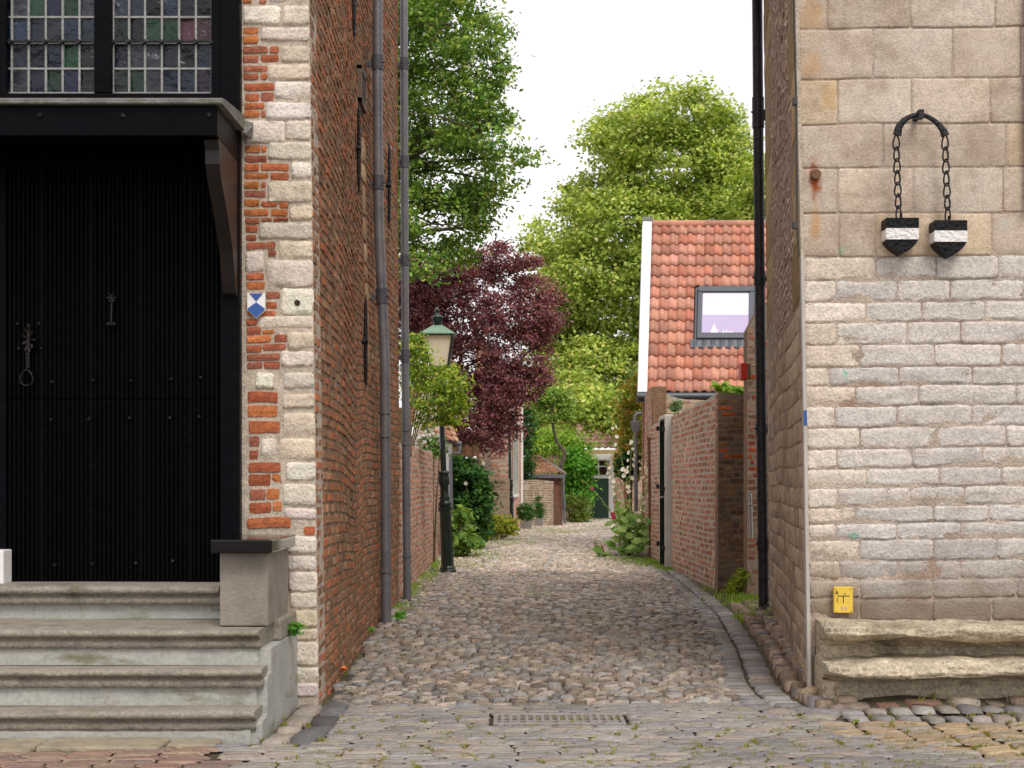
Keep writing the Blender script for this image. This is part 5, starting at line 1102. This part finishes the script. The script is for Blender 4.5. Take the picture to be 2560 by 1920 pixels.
PL = [(1040,700,90,60),(1060,900,60,70),(1240,960,80,60),(1090,1010,60,40),(1340,820,50,50),(1090,720,100,60),(1150,690,60,30),(1200,655,70,32),(1270,690,60,35),(1330,725,60,35),(1385,745,25,22),(1150,790,120,90),(1290,790,90,60),(1080,840,55,70),(1180,900,90,70),(1320,880,55,70),(1300,960,55,55),(1210,1000,85,70),(1260,1060,50,45),(1170,1060,50,40),(1230,1110,40,25),(1240,620,35,15),(1300,655,50,15),(1050,760,50,80),(1000,800,80,100),(1370,800,25,25),(1345,940,25,30),(1110,960,50,50)]
tree('purple_plum_tree', 'purple leaved plum tree leaning over the alley behind the lantern', (P(1130, 0, 31)[0], 31.5, 0), P(1160, 850, 31), .14, pxlobes(PL, 30.5, .8, .6), 40, .22, 1.6,   .075, .045, PURP, m=mLeafP, seed=8, nl=20, droop=.6, twigs=110, thin=.01)
# small crooked tree above the shed
CT = root('crooked_tree', P(1400, 1200, 46.5), 'small crooked tree with bare trunk above the shed roof', 'tree')
a = M(); Yc = 46.0
a.tube([P(1402, 1165, Yc), P(1408, 1145, Yc), P(1413, 1133, Yc), P(1405, 1120, Yc), P(1392, 1106, Yc), P(1385, 1080, Yc), P(1380, 1050, Yc)], [.08, .075, .07, .06, .05, .045, .035], 8)
a.tube([P(1402, 1165, Yc), P(1400, 1230, Yc+.2), (P(1398, 1230, Yc)[0], Yc+.3, 0)], [.08, .09, .1], 8)
tips = [(1345,1028),(1362,1010),(1385,995),(1405,1015),(1425,1035),(1350,1050),(1400,1045),(1375,1000)]
for tx_, ty_ in tips: a.tube([P(1380, 1052, Yc), P((1380+tx_)/2, (1052+ty_)/2-6, Yc-.1), P(tx_, ty_, Yc-.2)], [.03, .02, .008], 6)
a.build('trunk', mBark, CT)
pts, outs = lobe_points(pxlobes([(x, y, 20, 9) for x, y in tips]+[(1385,985,35,14),(1350,1000,22,12),(1420,1010,20,10)], Yc, .8, .2), 18, .22, dens=2.2)
leaves('crown', pts, .16, .07, lc(len(pts), [(122,150,66),(104,132,54),(140,160,80)]), mLeafA, CT, out=outs*.4)

def bush(name, label, lobes, Y, per, clump, L, Wd, pal, dens=1.5, cat='shrub', dy=.9, jy=.3, group=None, m=mLeafA, droop=0, flowers=None, stem=True):
    lb = pxlobes(lobes, Y, dy, jy); zmin = min(l[2]-l[5] for l in lb); bx = sum(l[0] for l in lb)/len(lb)
    R = root(name, (bx, Y, max(0, zmin) if not stem else 0), label, cat, group)
    pts, outs = lobe_points(lb, per, clump, dens=dens, shell=.5); 
    keep = pts[:, 2] > .0; pts = pts[keep]; outs = outs[keep]
    leaves('foliage', pts, L, Wd, lc(len(pts), pal, .18), m, R, out=outs*.8, droop=droop)
    if flowers:
        n, size, pal2 = flowers; idx = RNG.choice(len(pts), n); p2 = pts[idx]+outs[idx]*clump*.4
        leaves('flowers', np.repeat(p2, 5, 0)+RNG.normal(0, size*.25, (n*5, 3)), size, size*.7, lc(n*5, pal2, .08), mPetal, R, out=np.repeat(outs[idx], 5, 0))
    if stem:
        a = M(); rr = random.Random(3)
        for l in lb[:10]: a.tube([(bx+rr.uniform(-.1, .1), Y+.1, 0), (bx*.5+l[0]*.5, Y, l[2]*.5), l[:3]], [.02, .015, .006], 6)
        a.build('stems', mBark, R)
    return R
# honeysuckle over the wall
bush('honeysuckle', 'honeysuckle with yellow flowers spilling over the left wall onto the near lamp', [(1035,875,26,36),(1058,905,26,20),(1030,850,20,18),(1150,1010,12,20),(1070,1060,12,12),(1145,990,14,16),(1150,960,10,10),(1100,1050,16,10),(1128,1052,12,14),(1040,930,35,40),(1095,945,42,34),(1130,960,24,34),(1060,985,45,35),(1110,1000,45,35),(1135,1030,18,20),(1050,1020,25,15),(1090,1030,30,15),(1020,900,25,60),(1120,930,16,8)], 18.9, 22, .15, .06, .032, [(156,172,60),(132,158,54),(98,130,46),(70,102,38),(146,164,66)], dens=1.15, cat='climbing plant', dy=.9, jy=.25, flowers=(150, .045, [(230,190,90),(224,170,80),(240,210,120)]), stem=False)
a = M()
for k in range(5): x = 1030+k*9; a.tube([P(1020+k*3, 1120, 18.9), P(x, 1000, 18.9+random.uniform(-.2, .2)), P(x+20, 930, 18.9)], [.008, .006, .004], 6)
a.build('stems', mBark, bpy.data.objects['honeysuckle'])
bush('rose_bush', 'pink roses showing above the left garden wall', [(1062,1110,16,18),(1085,1105,20,22),(1080,1130,22,12),(1100,1125,10,14)], 22.5, 16, .12, .07, .05, [(110,140,70),(90,124,56)], dens=1.6, flowers=(60, .09, [(236,178,178),(228,160,164),(240,196,190)]))
bush('ivy_hedge', 'dense dark ivy hedge behind the near street lamp', [(1140,1165,22,25),(1170,1180,32,35),(1190,1210,30,40),(1150,1210,30,40),(1180,1270,38,50),(1150,1280,25,50),(1165,1330,35,30),(1205,1250,16,50),(1140,1240,20,60),(1200,1320,18,40)], 27.5, 24, .16, .085, .07, IVY, dens=1.9, dy=1.0)
bush('leafy_shrub', 'light green large leaved shrub at the foot of the near lamp', [(1150,1290,18,20),(1145,1330,20,25),(1165,1350,20,18),(1150,1370,20,14),(1185,1362,12,8)], 24.5, 12, .14, .12, .10, [(120,150,70),(96,132,56),(140,166,90),(84,116,60)], dens=1.7)
bush('yellow_shrub', 'low yellow green shrub in front of the distant lamp', [(1235,1310,20,24),(1260,1315,24,26),(1225,1330,14,18),(1280,1322,14,20)], 31.5, 20, .14, .075, .05, [(158,164,50),(126,146,50),(170,156,60),(108,134,44)], dens=2.0)
bush('round_shrub', 'large round glossy green shrub hanging beside the shed', [(1440,1150,38,30),(1445,1190,32,35),(1430,1200,30,35),(1455,1220,18,35),(1440,1235,30,25),(1448,1170,28,30)], 48.5, 26, .30, .14, .10, [(92,142,44),(72,122,38),(112,158,54),(60,104,36)], dens=2.0)
bush('feathery_bush', 'bright light green feathery bush behind the shed roof', [(1370,1110,40,32),(1400,1090,40,30),(1345,1125,25,25),(1430,1110,35,28),(1460,1130,25,25),(1350,1090,22,22)], 50.0, 24, .3, .17, .05, [(146,176,70),(126,160,58),(160,186,88)], dens=2.0)
bush('door_shrub', 'light green shrub growing left of the far green door', [(1456,1210,8,30),(1452,1250,9,30),(1458,1285,8,16),(1448,1180,10,20)], 50.5, 16, .22, .14, .06, [(140,168,74),(120,150,62),(156,180,90)], dens=1.4)
bush('lower_ivy', 'ragged ivy covering the foot of the wall below the round shrub', [(1440,1270,28,26),(1455,1270,18,28),(1445,1295,28,14),(1460,1300,12,10),(1425,1250,12,16)], 47.5, 18, .22, .11, .05, [(110,124,52),(90,110,46),(128,136,64),(74,98,44)], dens=1.8)
bush('column_ivy', 'narrow dark ivy column climbing beside the tall brick house', [(1314,1080,14,40),(1312,1140,13,50),(1316,1190,12,30),(1318,1050,14,30)], 44.8, 20, .24, .11, .08, [(44,84,34),(36,70,30),(58,98,40)], dens=2.0)
bush('wall_creeper', 'yellow and orange tinted creeper on the white edged gable of the orange roofed house', [(1580,1000,24,40),(1570,1050,28,40),(1565,1100,28,40),(1585,1090,20,50),(1560,1150,22,30),(1590,960,18,18),(1575,1180,18,30)], 29.5, 20, .16, .085, .05, [(150,160,60),(180,150,70),(120,148,54),(96,128,50),(190,130,70)], dens=1.9, dy=.7)
bush('dark_creeper', 'dark green clump of creeper behind the hollyhocks', [(1568,1165,20,25),(1575,1145,15,20),(1560,1185,14,14)], 27.6, 20, .12, .085, .07, [(40,78,34),(34,64,32)], dens=1.8, stem=True)
bush('wall_plant', 'small grey green plant rooted on the raised wall end', [(1688,1017,12,12),(1693,1010,8,8)], 23.8, 12, .07, .06, .025, [(84,112,74),(100,126,84)], dens=2.2, cat='plant', stem=False)
bush('fig_sprig', 'broad leaved sprig peeping over the right garden wall below the roof', [(1828,975,20,6),(1805,970,12,7),(1845,980,8,5)], 18.2, 5, .08, .13, .08, [(130,160,66),(110,144,56)], dens=1.6, cat='plant', stem=False)
bush('corner_fern', 'yellow green fern like weed at the foot of the wall end', [(1845,1462,18,22),(1830,1475,14,12),(1857,1445,8,22)], 16.2, 12, .08, .07, .02, [(150,160,40),(120,140,36),(100,124,40)], dens=2.3, cat='plant', stem=True)
bush('white_weed', 'wispy weed with tiny white flowers at the foot of the black drainpipe', [(1935,1550,22,12),(1925,1530,16,18),(1945,1565,14,8)], 12.6, 8, .07, .05, .008, [(120,140,80),(96,120,60)], dens=2.2, cat='plant', flowers=(26, .014, [(235,230,220)]))
bush('quoin_weed', 'small green weed growing out of the white quoins above the step', [(738,1572,14,14),(745,1565,10,10),(733,1585,9,8)], 7.98, 8, .035, .035, .026, [(70,120,40),(90,140,52)], dens=2.0, cat='plant', stem=False)
bush('dandelion', 'low dandelion weed growing against the lowest step', [(205,1862,22,6),(215,1848,6,14),(190,1866,12,4)], 6.86, 8, .03, .05, .018, [(80,130,40),(96,146,50)], dens=1.8, cat='plant', stem=False)
bush('pipe_weed', 'green weed at the foot of the nearer zinc drainpipe', [(995,1545,14,10),(1005,1540,10,7)], 13.1, 8, .05, .045, .03, [(80,130,40),(96,146,50)], dens=2.0, cat='plant', stem=False)
bush('alley_weed', 'tiny green weed in the brick wall foot before the nearer drainpipe', [(920,1575,9,6)], 11.6, 8, .035, .03, .02, [(90,140,50)], dens=2.0, cat='plant', stem=False)
# planters
for (x, y, wpx, lab) in ((1300, 1326, 30, 'square concrete planter with a clipped box ball, nearer of the two by the mossy wall'), (1338, 1318, 20, 'smaller concrete planter with an upright shrub, beside the clipped ball')):
    X_, Yq = G(x+wpx/2, y); wv = wpx/F*Yq; R = root('planter', (X_, Yq, 0), lab, 'planter')
    a = M(); a.hexa([(X_-wv*.45, Yq, -.03), (X_+wv*.45, Yq, -.03), (X_+wv*.45, Yq+wv, -.03), (X_-wv*.45, Yq+wv, -.03)], [(X_-wv*.5, Yq-.02, .27), (X_+wv*.5, Yq-.02, .27), (X_+wv*.5, Yq+wv+.02, .27), (X_-wv*.5, Yq+wv+.02, .27)]); a.build('tub', mConcrete, R, .01)
    p_, o_ = lobe_points([(X_, Yq+wv/2, .52, wv*.68, wv*.6, .27)] if wpx > 25 else [(X_, Yq+wv/2, .5, wv*.6, wv*.5, .24), (X_-.03, Yq+wv/2, .75, wv*.3, wv*.2, .2)], 22, .10, dens=2.2)
    leaves('shrub', p_, .055, .035, lc(len(p_), [(60,100,40),(48,84,34),(76,114,48)]), mLeafA, R, out=o_)
# hollyhocks
def hollyhock(x, ybase, ytop, lean, nfl, pal, label, leafn=8, Y=None):
    X_, Yq = G(x, ybase)
    R = root('hollyhock', (X_, Yq, 0), label, 'hollyhock', 'hollyhocks by the right wall')
    zt_ = EYE+(HY-ytop)/F*Yq; a = M(); st_ = []
    for k in range(12): t = k/11; st_.append((X_+lean/F*Yq*t*t+.02*math.sin(t*7+x), Yq+.05*math.sin(t*5), zt_*t))
    a.tube(st_, [.012-.008*k/11 for k in range(12)], 6); a.build('stem', mat('pale_green_stem', S(130,150,84), .7, bump=0) if 'pale_green_stem' not in bpy.data.materials else bpy.data.materials['pale_green_stem'], R)
    fl_ = M()
    for k in range(nfl):
        t = random.uniform(.4, .93); i = min(10, int(t*11)); p = Vector(st_[i]).lerp(Vector(st_[i+1]), t*11-i); ang_ = random.uniform(-2.6, -.5); r = random.uniform(.032, .05)*(1.15-.4*t)
        c = p+Vector((math.cos(ang_)*.05, math.sin(ang_)*.05, .01)); nn = Vector((math.cos(ang_), math.sin(ang_), .25)).normalized(); u = nn.cross(Vector((0, 0, 1))).normalized(); v_ = nn.cross(u)
        cpal = S(*random.choice(pal)); ring = [c+nn*.015+(u*math.cos(q)+v_*math.sin(q))*r*(1+.08*math.sin(5*q)) for q in np.linspace(0, 2*PI, 13)[:-1]]
        fl_.col = tuple(cpal); fl_.add([c]+ring, [(0, 1+j, 1+(j+1) % 12) for j in range(12)], True)
        fl_.col = tuple(S(206,196,110)); fl_.tube([c, c+nn*.02], [.008, .004], 6)
    if nfl: fl_.build('flowers', mPetal, R)
    V_ = []; o_ = []
    pts_ = []; cs2 = []
    for k in range(leafn):
        ang_ = random.uniform(0, 2*PI); z_ = random.uniform(.12, .75)*min(1, zt_); d_ = random.uniform(.08, .3); pts_.append((X_+math.cos(ang_)*d_, Yq+math.sin(ang_)*d_*.8, z_))
    V = []; Q3 = []; Cc = []
    for p in pts_:
        p = Vector(p); r = random.uniform(.06, .11); nn = Vector((random.uniform(-.5, .5), random.uniform(-.9, 0), 1)).normalized(); u = nn.cross(Vector((0, 1, 0))).normalized(); v_ = nn.cross(u); n = len(V); col = S(*random.choice([(132,166,80),(148,180,94),(112,148,66),(158,186,106)]))
        V.append(p); V += [p+(u*math.cos(q)+v_*math.sin(q))*r*(1+.16*math.cos(5*q))-nn*.02 for q in np.linspace(0, 2*PI, 21)[:-1]]; Q3 += [(n, n+1+j, n+1+(j+1) % 20) for j in range(20)]; Cc += [col]*21
    # small buds along the stem
    for k in range(26):
        t = random.uniform(.45, 1); i = min(10, int(t*11)); p = Vector(st_[i]).lerp(Vector(st_[i+1]), t*11-i)+Vector((random.gauss(0, .025), random.gauss(0, .02), 0)); n = len(V); r = .014; V += [p+Vector((r, 0, 0)), p+Vector((0, -r, r)), p+Vector((-r, 0, 0)), p+Vector((0, 0, -r))]; Q3 += [(n, n+1, n+2), (n, n+2, n+3)]; Cc += [S(150,166,96)]*4
    npmesh('leaves', V, Q3, np.array(Cc), mLeafA, R, smooth=False); return R
W_P = [(244,240,226),(240,232,214)]; R_P = [(190,40,84),(170,30,70)]; K_P = [(214,140,130),(196,110,110)]
for args in [(1582,1394,1030,-60,9,W_P,'tallest white hollyhock arching left towards the green door',12),(1570,1392,1080,15,10,W_P,'white hollyhock beside the zinc downpipe with many blooms',14),(1592,1393,1150,30,8,W_P,'white hollyhock leaning against the right brick corner',12),
             (1560,1390,1150,-50,8,W_P,'white hollyhock leaning far left over the cobbles',12),(1576,1388,1175,-30,7,K_P,'dusky pink hollyhock in the middle of the clump',12),(1550,1386,1215,-15,4,K_P,'short pink hollyhock at the left front of the clump',10),(1556,1392,1200,-95,3,R_P,'crimson hollyhock stem bending low to the left',6),
             (1586,1398,1260,20,2,W_P,'short leafy hollyhock nearest the rusty pipe',14),(1603,1392,1180,22,6,W_P,'slim white hollyhock in front of the wall creeper',8)]: hollyhock(*args)
hollyhock(1500,1395,1352,-12,3,R_P,'low crimson flowered hollyhock alone on the cobbles',5)
bush('hollyhock_foliage', 'broad leafy base of the hollyhock clump', [(1574,1325,30,22),(1560,1300,14,16),(1590,1300,22,22),(1598,1335,14,18),(1560,1280,20,22)], 24.8, 3, .16, .12, .10, [(136,168,84),(150,182,96),(116,150,70),(160,188,108)], dens=.7, cat='plant')
for i, (x, yb0, yt_) in enumerate(((1190,1372,1140),(1200,1368,1200),(1178,1376,1190))):
    X_, Yq = G(x, yb0); hollyhock(x, yb0, yt_, [14,20,-18][i], [7,6,5][i], W_P, ['white hollyhock standing tallest against the ivy hedge','white hollyhock leaning right before the ivy hedge','white hollyhock leaning left by the near lamp'][i], 8)
for o in [o for o in bpy.data.objects if o.name.startswith('hollyhock') and o.type == 'EMPTY' and o.location.x < 0]: o['group'] = 'hollyhocks by the ivy hedge'

# grass and moss tufts
def grass(name, label, areas, pal, hgt=.05):
    V = []; Cc = []
    pts = []
    for (x, y, rx, ry, n) in areas:
        for k in range(n):
            a_, b_ = random.gauss(0, .5), random.gauss(0, .5); px, py = x+a_*rx, y+b_*ry
            if py > HY+40: X_, Yq = G(px, py); pts.append((X_, Yq))
    pts = np.array(pts); N = len(pts); z = gz(pts[:, 0], pts[:, 1]); L = RNG.uniform(.4, 1.2, N)*hgt; an = RNG.uniform(0, 2*PI, N); w_ = .006+L*.06
    B0 = np.stack([pts[:, 0], pts[:, 1], z-.01], -1); sx = np.stack([np.cos(an), np.sin(an), an*0], -1)*w_[:, None]; tip = B0+np.stack([RNG.normal(0, .35, N)*L, RNG.normal(0, .35, N)*L, L], -1)
    V = np.stack([B0-sx, B0+sx, tip], 1).reshape(-1, 3); o = npmesh(name, V, np.arange(3*N).reshape(-1, 3), np.repeat(lc(N, pal), 3, 0), mLeafA, None, smooth=False); return tag(o, label, 'grass', kind='stuff')
GG = [(130,156,60),(112,140,52),(150,168,76),(96,124,50)]
grass('grass', 'patches of short green grass along the walls and in the cobble joints', [(1625,1408,70,10,2500),(1670,1420,30,8,1500),(1580,1400,60,5,800),(1087,1420,14,24,1200),(1060,1445,30,14,700),(1035,1470,20,12,500),(1110,1405,50,14,500),(1180,1385,60,10,900),(1170,1420,60,10,260),(1210,1395,90,14,500),(1250,1360,120,8,700),(1400,1330,80,6,900),(1330,1345,120,14,500),(1480,1318,40,5,300),(1020,1490,24,10,400),(1000,1520,30,10,300),(1860,1500,40,16,700),(1885,1520,34,20,900),(1870,1545,30,12,500),(1745,1430,60,14,300),(1790,1490,80,30,200),(1300,1480,500,60,260),(1400,1400,250,30,300)], GG, .055)
ar = []
for k in range(300):
    ar.append((random.uniform(640, 2560), random.uniform(1790, 1925), 11, 3.5, 26))
for k in range(260): ar.append((random.uniform(850, 1850), random.uniform(1420, 1760), 7, 3, 5))
for k in range(60): ar.append((random.uniform(1900, 2560), random.uniform(1765, 1880), 12, 3, 14))
grass('moss', 'tiny moss tufts in the joints of the pavement', ar, [(128,132,60),(112,116,52),(140,142,76),(134,110,70)], .022)
# little dry leaf on the cobbles
X_, Yq = G(857, 1690); a = M(); z = float(gz(X_, Yq))+.035; a.add([(X_-.03, Yq-.02, z), (X_, Yq-.035, z+.02), (X_+.035, Yq, z+.005), (X_+.005, Yq+.03, z+.03)], [(0, 1, 2, 3)]); tag(a.build('dry_leaf', mat('orange_dry_leaf', S(206,110,50), .8, bump=0)), 'curled orange dry leaf on the cobbles by the left wall', 'leaf')
